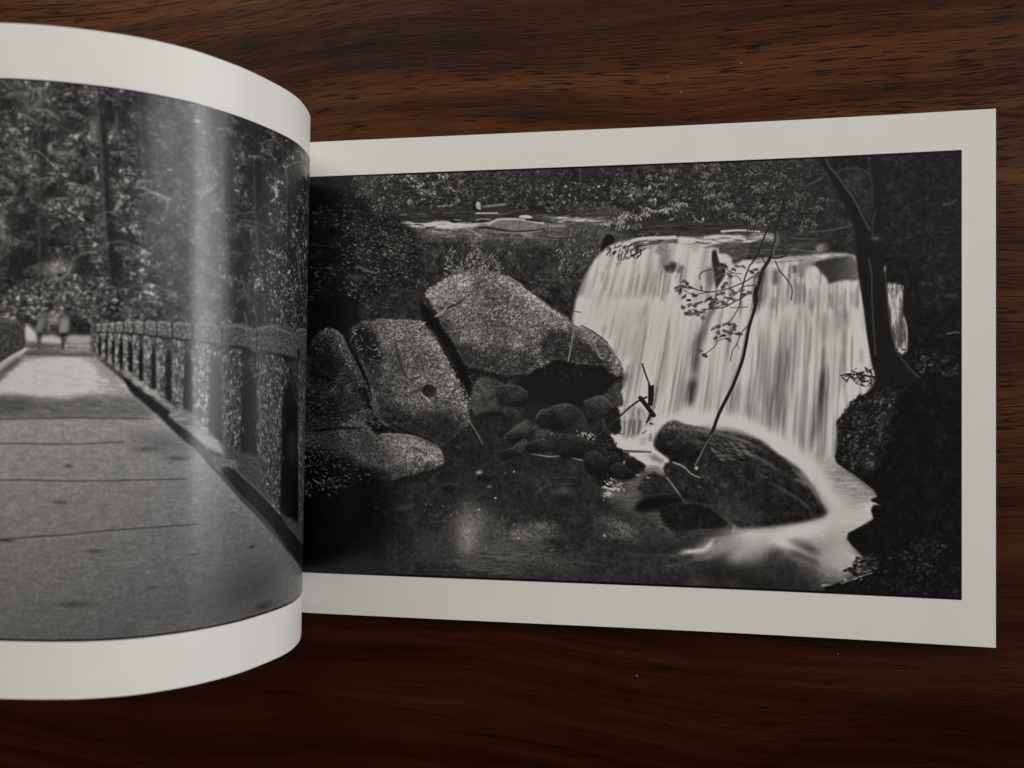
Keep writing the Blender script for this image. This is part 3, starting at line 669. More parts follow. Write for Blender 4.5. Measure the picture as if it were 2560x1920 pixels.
    c.stroke(P('B4', (930, 770), (960, 720), (1000, 740)), 3, 3, 22, 0.8, 0.9)

    # ---- maple leaves hanging over the pool, upper middle
    c.spray('A3', ((330, 540), (420, 500), (480, 540), (440, 590), (540, 580), (700, 350), (850, 370), (930, 385), (970, 270), (620, 540), (680, 500), (770, 470), (370, 690), (430, 660), (720, 690), (760, 680)), 14, 16, 9, 2.6, 90, 150)
    c.spray('A3', ((650, 800), (730, 840), (560, 890), (620, 870), (500, 920), (340, 870), (380, 900), (260, 930), (220, 960), (160, 990), (80, 1000), (60, 1020), (300, 980), (400, 1050), (480, 1050), (300, 1060), (1060, 750), (1150, 740), (1180, 790), (950, 810), (1000, 800), (900, 820)), 14, 15, 9, 2.6, 96, 165)
    c.spray('A3', ((130, 1090), (170, 1130), (560, 1140), (640, 1150), (800, 1140), (530, 1020)), 10, 10, 8, 2, 80, 140)
    c.spray('A3', ((1360, 250), (1440, 300), (1530, 170), (1560, 250), (1480, 330), (1400, 430), (1350, 480), (1480, 470), (1560, 440), (1640, 380), (1420, 560), (1500, 560), (1330, 580), (1560, 620), (1680, 580), (1760, 590), (1750, 440), (1760, 490), (2100, 310), (2150, 500), (2180, 560)), 14, 15, 9, 2.4, 66, 112)
    c.spray('A3', ((1600, 770), (1680, 760), (1750, 740), (1820, 740), (1720, 800), (1480, 640), (1640, 680), (1870, 880), (1960, 890), (2040, 920), (2120, 960), (2180, 1010), (2090, 1060), (1560, 780)), 13, 14, 9, 2.4, 70, 128)
    c.spray('A3', ((500, 215), (600, 200), (640, 240), (180, 250), (130, 310), (850, 180), (60, 430), (180, 560)), 10, 15, 9, 2, 54, 92)
    c.spray('A4', ((60, 290), (170, 180), (190, 290), (280, 300), (160, 400), (100, 430), (230, 430), (370, 380), (460, 380), (180, 590), (120, 620), (230, 620), (300, 740), (480, 520), (420, 590), (520, 600), (420, 740), (480, 740), (560, 760), (600, 800), (620, 630), (660, 640), (700, 555), (750, 560), (40, 760), (120, 750), (210, 700), (340, 940), (550, 170), (620, 240)), 11, 15, 8, 2.3, 62, 118)
    c.stroke(P('A3', (730, 340), (720, 490), (610, 640), (560, 720)), 2.5, 2, 30, 0.9, 0.8)
    c.stroke(P('A3', (1280, 870), (1320, 930), (1400, 975)), 2.5, 2, 112, 0.8, 0.8)
    c.stroke(P('A3', (1320, 930), (1285, 975)), 2, 2, 96, 0.8, 0.8)
    c.soft_blob(S1('A3', 1420, 930), 3, 5, 140, 0.9)
    c.stroke(P('A3', (230, 815), (320, 810), (430, 860)), 5, 3, 70, 1.5, 0.7)
    c.leaves(P('A3', (0, 780), (200, 760), (260, 850), (100, 900), (0, 880)), 90, 8, 2.2, 1.5, 0.4, 50, 84, 1.5, a=0.7)
    c.leaves(P('A2', (1650, 800), (2212, 700), (2212, 860), (1900, 860)), 120, 8, 2.4, 0.4, 0.6, 44, 84, 1.8, a=0.7)

    # ---- boulders, left and middle
    def rock(pts, v, tex=0.22, soft=0.9, grad=None, n=0, L=6, Wd=2.2, an=0.5, sp=0.7, lo=70, hi=150, shade=30, rag=1.6, sm=True):
        c.fill(pts, v, soft, sm, rocktex, tex, grad=grad, rag=rag, ragn=n_fine if rag else None)
        if n:
            c.leaves(pts, int(n * 2.6), L * 0.66, Wd * 0.85, an, sp * 1.3, lo * 0.8, hi * 1.12, 2.0, a=0.72, shade=shade, clump=0.7 * n_mid + 0.5 * n_big, soft=2.0)
    # shadow below the biggest boulder
    c.fill(D((1000, 780), (1180, 800), (1345, 805), (1330, 850), (1290, 900), (1180, 900), (1040, 860)), 30, 6, True, n_fine, 0.1)
    rock(P('C2', (350, 130), (420, 40), (540, 0), (700, 70), (860, 140), (940, 280), (1040, 430), (980, 560), (700, 500), (400, 525), (280, 320)), 62, 0.16, 2.0, (42, S1('C2', 500, 60), S1('C2', 800, 520)))
    c.stroke(P('C2', (340, 320), (380, 510), (480, 480), (660, 470)), 6, 5, 74, 3, 0.6)
    c.fill(P('C2', (400, 530), (600, 480), (760, 520), (700, 560), (480, 570)), 26, 3)
    rock(P('C2', (830, 120), (890, 20), (1060, 40), (1060, 150), (940, 190)), 52, 0.18, 1.6)
    rock(P('C2', (1910, 360), (2000, 240), (2160, 120), (2260, 60)) + P('C3', (140, 60), (320, 110), (290, 240), (330, 380), (210, 440), (100, 430)) + P('C2', (2212, 560), (2000, 500)), 50, 0.2, 1.4, (34, S1('C2', 2150, 150), S1('C2', 2100, 600)))
    c.stroke(P('C2', (1920, 340), (2060, 190), (2212, 90)), 5, 4, 76, 1.8, 0.7)
    rock(P('C2', (1500, 700), (1640, 480), (1750, 430), (1900, 500), (2060, 580), (2170, 690), (2000, 900), (1880, 1060), (1500, 1080), (1300, 950)), 44, 0.14, 1.8, (32, S1('C2', 1700, 480), S1('C2', 1700, 1000)))
    for pts, v in ((((900, 760), (960, 680), (1070, 610), (1170, 660), (1140, 780), (1000, 800)), 50), (((780, 850), (860, 790), (960, 800), (940, 880), (830, 890)), 44), (((880, 1010), (960, 930), (1060, 850), (1110, 930), (1080, 1010), (920, 1060)), 52),
                   (((1220, 560), (1300, 470), (1470, 460), (1440, 560), (1340, 640), (1250, 620)), 50), (((1180, 720), (1260, 640), (1420, 660), (1440, 740), (1380, 800), (1340, 900), (1240, 880)), 50), (((1210, 1000), (1360, 930), (1540, 960), (1600, 1060), (1400, 1090), (1260, 1070)), 46)):
        rock(P('C2', *pts), v, 0.18, 1.4)
        c.stroke(P('C2', *pts[:3]), 4, 3, v + 26, 1.4, 0.6)
    c.stroke(P('C2', (1140, 1070), (1400, 1110), (1600, 1100), (1750, 1140), (1890, 1170)), 3, 3, 108, 0.9, 0.85)
    c.leaves(P('C2', (1680, 830), (1860, 790), (2060, 850), (1960, 960), (1800, 910)), 40, 5.5, 2.4, 0.5, 0.8, 90, 180, 1.3, a=0.8)
    c.leaves(P('C2', (1840, 900), (2200, 720), (2200, 1100), (1900, 1300)), 60, 10, 2.4, 0.9, 0.7, 45, 110, 2, a=0.7)
    c.fill(P('C2', (2000, 960), (2212, 860)) + P('C3', (140, 830), (210, 940), (380, 1080), (330, 1200), (200, 1420), (60, 1480)) + P('C2', (2050, 1500), (1850, 1400), (1900, 1150)), 34, 2.0, True, moss, 0.26)
    for x, y, v, r in ((1430, 795, 170, 2), (430, 1330, 130, 6), (910, 1320, 150, 2), (570, 1525, 90, 4), (960, 1440, 80, 2), (790, 1340, 80, 2), (1890, 275, 150, 2.5), (920, 820, 110, 4), (2190, 450, 170, 3)):
        c.soft_blob(S1('C2', x, y), r * 1.4, r * 0.9, v, 0.9, -0.3)
    # left-hand boulders
    rock(P('B1', (170, 1300), (210, 1120), (290, 970), (430, 880), (540, 900), (640, 1010), (760, 1220), (900, 1420), (1000, 1620), (960, 1720), (500, 1640), (300, 1450)), 62, 0.34, 1.0, (36, S1('B1', 600, 1000), S1('B1', 200, 1400)), 420, 6, 2.2, 0.7, 0.7, 44, 112, 16)
    c.stroke(P('B1', (560, 920), (640, 1010), (740, 1160), (830, 1330), (900, 1440), (1000, 1650)), 5, 5, 96, 1.8, 0.5)
    c.stroke(P('B1', (700, 1000), (760, 1180), (860, 1380), (960, 1560)), 8, 8, 16, 2, 0.85)
    rock(P('B1', (120, 1320), (200, 1330), (300, 1420), (440, 1540), (540, 1640), (480, 1740), (100, 1740)), 38, 0.3, 1.0)
    c.stroke(P('B1', (150, 1320), (240, 1370), (420, 1510), (540, 1620)), 4, 3, 62, 1.4, 0.6)
    rock(P('C1', (120, 290), (280, 200), (440, 110), (570, 60), (680, 25), (800, 90), (900, 250), (1010, 420), (1060, 560), (1000, 640), (600, 660), (110, 660)), 50, 0.34, 1.0, (34, S1('C1', 650, 60), S1('C1', 300, 500)), 260, 6, 2.4, 0.5, 0.7, 40, 92, 14)
    c.stroke(P('C1', (160, 265), (300, 190), (440, 105), (560, 55), (680, 25)), 3, 3, 74, 1.5, 0.5)
    # round boulder with the drilled hole
    b2 = P('B1', (800, 870), (880, 800), (1060, 785), (1150, 765), (1400, 775), (1720, 785), (1800, 860), (1930, 1000), (2000, 1130), (2090, 1330), (2200, 1540)) + P('C2', (160, 120), (270, 330), (300, 640), (180, 760), (60, 860), (0, 905)) + P('C1', (2060, 960), (1960, 985), (1800, 930), (1500, 800), (1150, 640), (1060, 450), (1010, 250), (980, 0)) + P('B1', (960, 1480), (840, 1250), (760, 1080), (770, 960))
    rock(b2, 96, 0.24, 0.9, (72, S1('B1', 1500, 900), S1('C1', 1600, 850)), 1500, 6, 2.0, 0.45, 0.5, 68, 150, 28, sm=False)
    c.fill(P('B1', (800, 900), (940, 870), (1080, 960), (1160, 1110), (1100, 1190), (1240, 1270), (1120, 1370), (980, 1380), (880, 1270), (770, 1080)), 36, 4, True, moss, 0.4, 0.85)
    c.leaves(P('B1', (760, 880), (1000, 850), (1160, 1100), (1230, 1300), (1000, 1380), (850, 1260)), 90, 8, 2.4, 0.3, 0.6, 60, 165, 1.6, a=0.85, shade=14)
    c.leaves(P('B1', (1560, 860), (1760, 830), (1980, 1080), (2140, 1350), (2200, 1600), (1900, 1500), (1750, 1200)), 300, 6.5, 1.9, 0.5, 0.7, 80, 175, 1.6, a=0.85, shade=26)
    c.leaves(P('C2', (30, 40), (180, 60), (290, 250), (290, 640), (120, 640), (40, 300)), 120, 8, 2.2, 0.6, 0.7, 80, 170, 1.6, a=0.85, shade=24)
    c.fill(P('C1', (1400, 640), (2100, 500)) + P('C2', (200, 640), (0, 900)) + P('C1', (1980, 980), (1500, 800)), 48, 14, True, moss, 0.2, 0.45)
    hole = [(1840 + 100 * math.cos(t), 205 + 88 * math.sin(t)) for t in np.linspace(0, 2 * math.pi, 14, endpoint=False)]
    c.stroke(P('C1', (1745, 240), (1800, 300), (1850, 345)), 7, 5, 142, 2, 0.7)
    c.fill(P('C1', *hole), 30, 0.8, grad=(44, S1('C1', 1800, 140), S1('C1', 1880, 270)))
    c.stroke(P('B1', (1100, 775), (1160, 762), (1400, 775), (1640, 780)), 3, 3, 112, 1.0, 0.6)
    # low slab with ferns in front
    b5 = P('C1', (80, 700), (360, 640), (640, 640), (900, 620), (1100, 800), (1300, 790), (1560, 810), (1750, 870), (1920, 940), (2020, 1080), (2045, 1200), (1860, 1290), (1500, 1390), (1250, 1440), (900, 1330), (600, 1200), (80, 1080))
    rock(b5, 100, 0.2, 1.0, (56, S1('C1', 1500, 1000), S1('C1', 200, 950)), 640, 6, 2.0, 0.4, 0.5, 54, 120, 32)
    c.stroke(P('C1', (1180, 800), (1560, 815), (1760, 870), (1920, 945), (2015, 1070)), 5, 4, 124, 1.6, 0.5)
    c.fill(P('C1', (80, 1040), (420, 1050), (560, 1100), (720, 1130), (820, 1230), (1000, 1260), (1250, 1330), (1290, 1420), (1100, 1470), (700, 1500), (80, 1640)), 8, 8, True, n_mid, 0.2, 0.95)
    c.leaves(P('C1', (90, 640), (560, 540), (620, 640), (500, 1000), (90, 1040)), 380, 6, 1.7, 0.15, 0.5, 40, 104, 1.8, a=0.8, shade=10)
    c.leaves(P('C1', (90, 1000), (700, 1080), (900, 1280), (1280, 1350), (1250, 1430), (900, 1430), (700, 1480), (90, 1560)), 430, 6.5, 2.0, 0.5, 0.7, 28, 108, 1.8, a=0.85, shade=5)
    c.leaves(P('E1', (90, 0), (700, 0), (560, 180), (100, 230)), 26, 10, 2.4, 0.3, 0.6, 40, 92, 1.5, a=0.9)
    c.leaves(P('C1', (150, 360), (640, 440), (620, 600), (150, 640)), 130, 8, 2.0, 0.1, 0.4, 44, 110, 1.8, a=0.85, shade=9)
    c.leaves(P('C1', (620, 620), (1180, 640), (1000, 740), (760, 780)), 30, 9, 4, 0.3, 0.6, 70, 130, 1.2, a=0.7, shade=12)
    c.leaves(P('C1', (980, 500), (1500, 500), (1500, 680), (1000, 720)), 70, 8, 2.2, 0.3, 0.6, 40, 150, 2.2, a=0.8, shade=16)
    # biggest boulder
    b1 = P('K', (470, 500), (485, 478), (535, 448), (600, 415), (650, 405), (700, 412), (765, 432), (835, 475), (905, 532), (965, 575), (1015, 612), (1085, 642), (1150, 690), (1195, 755), (1203, 785), (1185, 808), (1130, 772), (1040, 766), (960, 746), (900, 772), (850, 800), (770, 806), (680, 782), (620, 770), (590, 730), (550, 690), (530, 640), (520, 590), (495, 545))
    c.fill(P('K', (840, 800), (900, 760), (960, 740), (1040, 755), (1130, 760), (1200, 795), (1100, 905), (1000, 915), (880, 905), (800, 850)), 24, 3, True, n_fine, 0.08)
    rock(b1, 110, 0.26, 0.9, (86, S1('B2', 500, 300), S1('B2', 1200, 1200)), 2600, 6, 2.0, 0.55, 0.8, 84, 180, 36, sm=False)
    for pts, f, sf in ((((470, 500), (535, 448), (650, 405), (640, 470), (560, 520), (500, 540)), 1.2, 4), (((600, 690), (700, 690), (850, 715), (910, 765), (850, 805), (770, 810), (680, 785), (615, 772)), 0.62, 7), (((905, 655), (1000, 640), (1085, 690), (1190, 785), (1130, 775), (1040, 768), (960, 750), (900, 745)), 0.55, 6),
                       (((765, 432), (905, 532), (1015, 612), (980, 620), (870, 550), (760, 460)), 1.3, 4), (((700, 480), (760, 500), (790, 600), (740, 660), (690, 600)), 0.8, 9), (((520, 590), (560, 600), (620, 720), (640, 770), (590, 730), (550, 690)), 0.7, 5)):
        c.shade(P('K', *pts), f, sf)
    c.stroke(P('K', (1030, 628), (1085, 640), (1150, 690), (1195, 757)), 5, 4, 92, 2.0, 0.7)
    c.stroke(P('K', (1060, 650), (1095, 700), (1130, 745)), 4, 3, 96, 1.8, 0.7)
    c.stroke(P('K', (905, 770), (960, 748), (1040, 766), (1130, 772), (1185, 806)), 4, 4, 20, 2.2, 0.7)
    c.stroke(P('K', (505, 556), (570, 545), (640, 500)), 5, 4, 34, 2.2, 0.75)
    c.fill(P('B2', (620, 900), (800, 860), (900, 1000), (760, 1180), (620, 1100)), 62, 8, True, moss, 0.35, 0.55)
    c.fill(P('B2', (330, 300), (420, 230), (460, 330), (380, 400)), 52, 4, True, moss, 0.3, 0.6)
    c.fill(P('B2', (1180, 470), (1280, 490), (1500, 660), (1680, 760), (1600, 760), (1300, 580)), 142, 2.5, True, n_fine, 0.15, 0.7)
    c.stroke(P('B2', (820, 165), (1000, 280), (1080, 370)), 4, 3, 132, 1.2, 0.7)
    c.stroke(P('B2', (1880, 920), (1960, 1010), (2030, 1120), (2110, 1290), (2170, 1290)), 5, 4, 108, 1.8, 0.7)
    c.stroke(P('B2', (1840, 850), (2000, 930), (2150, 1040)) + P('B3', (100, 1090)), 4, 4, 40, 1.0, 0.7)
    c.stroke(P('B2', (1750, 680), (1740, 880), (1710, 1060), (1660, 1340)), 2.5, 2.5, 122, 0.8, 0.8)
    c.stroke(P('B2', (1690, 660), (1760, 655), (1830, 668)), 2.5, 2.5, 60, 0.8, 0.9)
    c.soft_blob(S1('B3', 230, 1360), 3, 2.4, 170, 0.9)
    c.leaves(P('B2', (500, 620), (1100, 560), (1400, 760), (1200, 900), (700, 800)), 300, 5, 1.9, 0.4, 0.9, 100, 185, 1.8, a=0.8, shade=44)
    # brush on its crown
    c.leaves(P('A2', (100, 1600), (200, 1450), (420, 1400), (620, 1440), (790, 1620), (500, 1700), (60, 1680)), 380, 6.5, 1.9, 1.9, 0.9, 64, 158, 1.6, a=0.9, shade=26)
    c.leaves(P('A1', (2050, 1640), (2090, 1420), (2140, 1310), (2200, 1330), (2180, 1520), (2120, 1659)), 50, 8, 2.4, 2.0, 0.7, 70, 150, 1.4, a=0.9, shade=26)
    c.leaves(P('A2', (300, 1400), (430, 1320), (450, 1400), (340, 1480)), 26, 8, 2.4, 2.0, 0.7, 80, 150, 1.4, a=0.9)
    c.stroke(P('B1', (1740, 830), (1860, 760), (1980, 690), (2040, 640), (2080, 585)), 5, 4, 128, 1.0, 0.9)
    c.fill(P('B1', (1800, 850), (1960, 760), (2000, 940), (2130, 1080), (2212, 1150)) + P('C2', (150, 0), (100, -60)) + P('B1', (2040, 1180), (1960, 1040)), 32, 3.5, True, None, 0, 0.85)
    c.stroke(P('C2', (290, 620), (370, 740), (480, 940)), 3, 2, 92, 0.9, 0.9)

    # planes of the boulders: lit tops, shaded fronts, cracks
    for pts, f, sf in ((((765, 705), (800, 700), (815, 760), (830, 840), (830, 890), (800, 830), (775, 770)), 0.66, 7), (((820, 700), (920, 698), (950, 740), (900, 760), (840, 750)), 1.14, 8), (((820, 880), (900, 890), (980, 900), (1005, 920), (960, 965), (900, 945), (850, 925)), 0.64, 9),
                       (((930, 720), (975, 770), (1005, 850), (1012, 890), (985, 870), (950, 790)), 1.18, 6), (((860, 800), (915, 800), (960, 870), (900, 900), (850, 870)), 1.08, 10),
                       (((670, 730), (700, 715), (720, 760), (730, 820), (690, 850), (664, 800)), 0.66, 7), (((720, 712), (745, 720), (790, 800), (800, 850), (770, 820), (735, 760)), 1.3, 4),
                       (((664, 880), (700, 860), (740, 880), (720, 930), (664, 940)), 0.7, 7), (((860, 935), (930, 940), (955, 985), (900, 1000), (850, 970)), 1.22, 7), (((700, 940), (800, 930), (840, 1000), (760, 1020), (690, 990)), 0.8, 9), (((840, 1010), (940, 1005), (920, 1035), (850, 1045)), 0.72, 5)):
        c.shade(D(*pts), f, sf)
    c.fill(D((908, 650), (938, 682), (985, 752), (1018, 835), (1008, 850), (978, 775), (945, 722), (915, 690)), 17, 2.2, True, None, 0, 0.92)
    for pts, w, v in ((((752, 700), (770, 770), (795, 830), (805, 880)), 8, 12), (((740, 720), (765, 770)), 5, 14), (((812, 890), (860, 925), (915, 945), (962, 972)), 5, 20), (((664, 935), (720, 925), (800, 925)), 6, 14),
                      (((660, 800), (690, 812), (730, 822)), 6, 12), (((850, 720), (862, 780), (880, 820)), 2.5, 44), (((880, 960), (930, 985)), 2.5, 52)):
        c.stroke(D(*pts), w, w * 0.7, v, 2.4, 0.8)
    # ---- wet stones at the foot of the fall
    c.fill(P('C3', (140, 800), (300, 850), (500, 860), (640, 700), (740, 760), (720, 980), (860, 1090), (950, 1180), (880, 1260), (870, 1360), (640, 1320), (620, 1230), (480, 1140), (390, 1080), (330, 1020), (200, 960)), 164, 2.5, True, n_hor, 0.05)
    c.stroke(P('C3', (650, 1080), (800, 1150), (900, 1190)), 16, 14, 72, 5, 0.7)
    c.fill(P('C3', (660, 1250), (780, 1230), (860, 1290), (860, 1370), (640, 1340)), 92, 3, True, None, 0, 0.8)
    c.stroke(P('C3', (700, 760), (690, 930)), 8, 10, 84, 3, 0.7)
    c.fill(P('C3', (530, 940), (580, 840), (640, 830), (640, 940)), 116, 4, True, None, 0, 0.7)
    c.fill(P('C3', (280, 500), (540, 420), (640, 560), (540, 800), (440, 860), (280, 820)), 122, 3, True, n_ver, 0.10)
    for x in (330, 390, 450, 520):
        c.stroke(P('C3', (x + 30, 560), (x, 850)), 5, 5, 70, 2.4, 0.75)
    c.stroke(P('C3', (300, 560), (300, 820)), 6, 6, 150, 2, 0.7)
    c.stroke(P('C3', (370, 560), (350, 830)), 6, 5, 150, 2, 0.6)
    c.fill(P('C3', (560, 1290), (880, 1300), (1000, 1480), (1150, 1700)) + P('E3', (1000, 320), (700, 420), (300, 420), (120, 200), (300, 20)), 70, 9, True, n_hor, 0.10, 0.85)
    c.fill(P('E3', (500, 380), (1000, 320), (1500, 350), (1850, 640), (1500, 760), (900, 800), (560, 600)), 54, 9, True, n_hor, 0.10, 0.8)
    rock(P('C3', (-40, 760), (120, 800), (220, 930), (200, 965), (380, 1080), (350, 1180), (240, 1320), (150, 1450), (-40, 1500)), 27, 0.3, 1.2, None, 60, 7, 3, 0.9, 0.6, 26, 60, 14)
    rock(P('C3', (70, 470), (200, 410), (260, 460), (290, 620), (280, 800), (120, 760), (60, 640)), 26, 0.2, 1.2)
    rock(P('C3', (230, 1420), (320, 1230), (400, 1130), (490, 1140), (600, 1210), (632, 1250), (580, 1320), (420, 1380)), 27, 0.25, 1.0)
    rock(P('C3', (880, 1270), (920, 1210), (1010, 1190), (1150, 1210), (1330, 1230), (1420, 1380), (1560, 1560), (1560, 1760), (1200, 1720), (960, 1460)), 30, 0.3, 1.2)
    c.stroke(P('C3', (1010, 1190), (1150, 1250), (1260, 1350), (1380, 1400)), 4, 3, 116, 1.4, 0.75)
    rock(P('C3', (545, 1500), (600, 1400), (720, 1330), (850, 1370), (960, 1470), (1060, 1620)) + P('E3', (1100, 210), (1000, 220), (650, 240), (520, 140)), 34, 0.25, 1.2)
    c.stroke(P('C3', (920, 1400), (1000, 1500), (1100, 1640)) + P('E3', (1150, 280)), 3, 3, 104, 1.2, 0.75)
    c.stroke(P('E3', (500, 120), (640, 215), (850, 190), (1000, 205)), 3, 3, 60, 1.2, 0.7)
    c.fill(P('E3', (600, 250), (800, 215), (1080, 215), (1150, 290), (900, 400), (560, 440), (480, 380)), 14, 4, True, n_fine, 0.15)
    rock(P('E3', (840, 420), (1000, 345), (1240, 330), (1480, 375), (1620, 470), (1760, 600), (1600, 670), (1300, 680), (1100, 715), (930, 650), (850, 540)), 21, 0.25, 1.4, None, 40, 8, 3, 0.4, 0.6, 18, 50, 10)
    c.stroke(P('E3', (780, 480), (840, 600), (960, 690)), 5, 4, 58, 2, 0.6)
    c.fill(P('E3', (1600, 240), (1760, 230), (2000, 330), (2212, 450), (2212, 640), (1900, 630), (1780, 540), (1600, 380)), 44, 6, True, n_mid, 0.1, 0.85)
    c.leaves(P('C3', (80, 1480), (260, 1420), (320, 1520), (180, 1659), (60, 1659)), 46, 5, 2.6, 0.4, 0.8, 80, 170, 1.3, a=0.75)
    c.leaves(P('C3', (200, 1360), (280, 1240), (370, 1180), (280, 1340), (220, 1440)), 20, 9, 3, 2.2, 0.5, 90, 150, 1, a=0.8)
    c.leaves(P('E3', (60, 0), (330, 60), (280, 170), (100, 220)), 26, 5.5, 2.8, 0.4, 0.8, 90, 175, 1.2, a=0.8)
    c.leaves(P('C3', (570, 1400), (640, 1420), (620, 1480), (570, 1460)), 10, 7, 3, 0.6, 0.6, 80, 120, 1, a=0.8)
    for x, y, rx, ry, an, tn in ((1105, 852, 42, 30, 0.3, 56), (1290, 880, 38, 28, -0.7, 58), (1205, 900, 44, 26, -0.2, 46), (1120, 935, 32, 15, -0.5, 54), (1165, 962, 30, 16, -0.2, 46), (1235, 960, 52, 28, 0.2, 44), (1100, 978, 20, 10, 0.1, 44), (1290, 1000, 40, 24, 0.6, 38), (1225, 1040, 38, 15, 0.0, 40), (1345, 1020, 26, 18, 0.5, 38), (972, 1052, 16, 10, 0, 44), (1050, 1030, 22, 8, 0, 38)):
        c.stone('D', x, y, rx, ry, an, tn, rocktex, 0.16, 1.1)
    c.leaves(D((820, 1040), (1000, 980), (1250, 1000), (1380, 1080), (1500, 1180), (1400, 1270), (900, 1240)), 420, 11, 6, 0.1, 0.4, 30, 58, 1.8, a=0.30, clump=n_big, shade=20)
    for x0, y0, x1, y1, v in ((900, 1130, 1010, 1122, 52), (1000, 1180, 1130, 1172, 62), (1090, 1150, 1240, 1160, 58), (1150, 1210, 1330, 1222, 54), (940, 1210, 1090, 1216, 60), (1260, 1120, 1400, 1140, 50), (1330, 1190, 1480, 1200, 52)):
        c.stroke(D((x0, y0), ((x0 + x1) / 2, (y0 + y1) / 2 + rng.uniform(-4, 4)), (x1, y1)), 4, 3, v, 2.4, 0.55)
    # ---- sunlit patches on the pool floor
    c.soft_blob(S1('E2', 290, 700), 40, 62, 112, 0.85, 0.1, n_fine, 0.22)
    c.soft_blob(S1('E2', 290, 800), 24, 36, 158, 0.75, 0.2, n_fine, 0.3)
    c.soft_blob(S1('E2', 800, 800), 120, 50, 66, 0.6, 0.1, n_mid + rd1, 0.4)
    c.soft_blob(S1('E2', 380, 560), 44, 34, 92, 0.5, 0.2, n_fine, 0.35)
    c.soft_blob(S1('E2', 700, 1000), 110, 30, 74, 0.75, 0.1, n_hor, 0.4)
    c.soft_blob(S1('E2', 1050, 760), 50, 18, 96, 0.6, -0.1, n_fine, 0.6)
    c.soft_blob(S1('E2', 1280, 640), 30, 12, 92, 0.5, 0.1, n_fine, 0.6)
    c.soft_blob(S1('E2', 1400, 1100), 70, 26, 62, 0.6, 0.3, n_fine, 0.5)
    c.soft_blob(S1('E2', 500, 1200), 100, 18, 66, 0.7, 0.1, n_hor, 0.5)
    c.soft_blob(S1('E3', 300, 660), 44, 20, 92, 0.6, 0.5, n_fine, 0.6)
    c.soft_blob(S1('E3', 160, 760), 30, 12, 76, 0.5, 0.0, n_fine, 0.6)
    c.soft_blob(S1('E1', 1900, 900), 60, 40, 58, 0.6, -0.4, n_fine, 0.5)
    c.soft_blob(S1('E1', 1500, 380), 26, 7, 66, 0.6, -0.2)
    c.soft_blob(S1('E2', 1600, 150), 22, 15, 66, 0.7, 0, n_fine, 0.3)
    c.soft_blob(S1('E2', 1600, 260), 30, 12, 20, 0.7)
    c.stroke(P('E2', (1150, 290), (1250, 150), (1400, 60), (1520, 60), (1700, 45), (1820, 100)), 4, 5, 62, 3, 0.4)
    c.leaves(P('E2', (0, 400), (700, 380), (800, 1100), (1500, 500), (1500, 1250), (0, 1250)), 260, 9, 2, 0.2, 0.7, 46, 92, 2, a=0.5, clump=n_mid)
    c.leaves(P('E2', (820, 660), (1450, 560), (1420, 780), (900, 820)), 50, 6, 3, 0.3, 0.9, 70, 118, 1.6, a=0.45)
    c.leaves(P('E1', (1750, 300), (2200, 420), (2160, 560), (1850, 520)), 14, 5, 3, 0.3, 0.8, 70, 120, 1.4, a=0.5)
    for x, y in ((655, 245), (425, 405), (975, 800), (2160, 765)):
        c.soft_blob(S1('E2', x, y), 2.6, 2, 185, 0.9)
    c.soft_blob(S1('E2', 2212, 190), 14, 8, 150, 0.6)

    # ---- sticks and the leaning sapling
    c.stroke(P('C3', (-10, 800), (200, 620), (340, 490), (420, 420), (540, 335), (640, 290)), 4, 5, 40, 0.8)
    c.stroke(P('C3', (330, 1035), (500, 1040), (700, 1048)), 7, 4, 66, 1.0)
    c.stroke(P('B3', (580, 1380), (630, 1530), (680, 1659)) + P('C3', (670, 100)), 4, 4, 38, 0.7)
    c.fill(P('C3', (665, 105), (700, 130), (750, 125), (740, 330), (720, 420), (660, 400)), 29, 0.7, False)
    c.stroke(P('C3', (555, 300), (640, 410), (740, 540)), 11, 11, 30, 0.8)
    c.stroke(P('C3', (710, 510), (670, 590), (640, 640)), 9, 4, 30, 0.8)
    c.stroke(P('C3', (790, 160), (770, 300), (740, 440)), 5, 5, 92, 2.0, 0.7)
    c.stroke(P('C3', (690, 655), (735, 662)), 4, 3, 28, 0.7)
    c.stroke(P('C3', (580, 795), (635, 750)), 2.5, 2.5, 60, 0.7)
    c.fill(P('A3', (1548, 1370), (1600, 1350), (1628, 1440), (1655, 1540), (1640, 1659), (1572, 1659), (1545, 1500)), 40, 1.0, False, n_fine, 0.12)
    c.fill(P('B3', (1570, -20), (1740, -10), (1730, 150), (1690, 230), (1605, 350), (1575, 200)), 48, 1.4, False, n_fine, 0.2)
    c.fill(P('B3', (1450, 60), (1560, 70), (1575, 290), (1480, 270)), 84, 4, True, None, 0, 0.7)
    c.stroke(P('B3', (1540, 70), (1430, 100), (1375, 150), (1380, 210)), 3, 2.5, 60, 0.8)
    tr = P('A4', (310, 560), (290, 660), (240, 820), (225, 960), (180, 1110), (100, 1250), (60, 1400), (20, 1560)) + P('B3', (2150, 330), (2150, 540), (2060, 860), (2010, 1120), (1960, 1340), (1850, 1640)) + P('C3', (1780, 240), (1640, 520), (1560, 740), (1460, 960), (1380, 1130), (1320, 1235))
    c.stroke(tr, 7, 8.5, 34, 0.8)
    c.stroke([(x - 2.2, y) for x, y in P('B3', (2130, 480), (2040, 860), (1985, 1130), (1935, 1340), (1830, 1620))], 2.2, 2, 92, 0.7, 0.7)
    c.stroke([(x - 2, y) for x, y in P('C3', (1560, 800), (1460, 960), (1380, 1120), (1320, 1230))], 3, 3, 82, 0.9, 0.8)
    c.soft_blob(S1('C3', 1330, 1270), 4, 4, 160, 0.9)
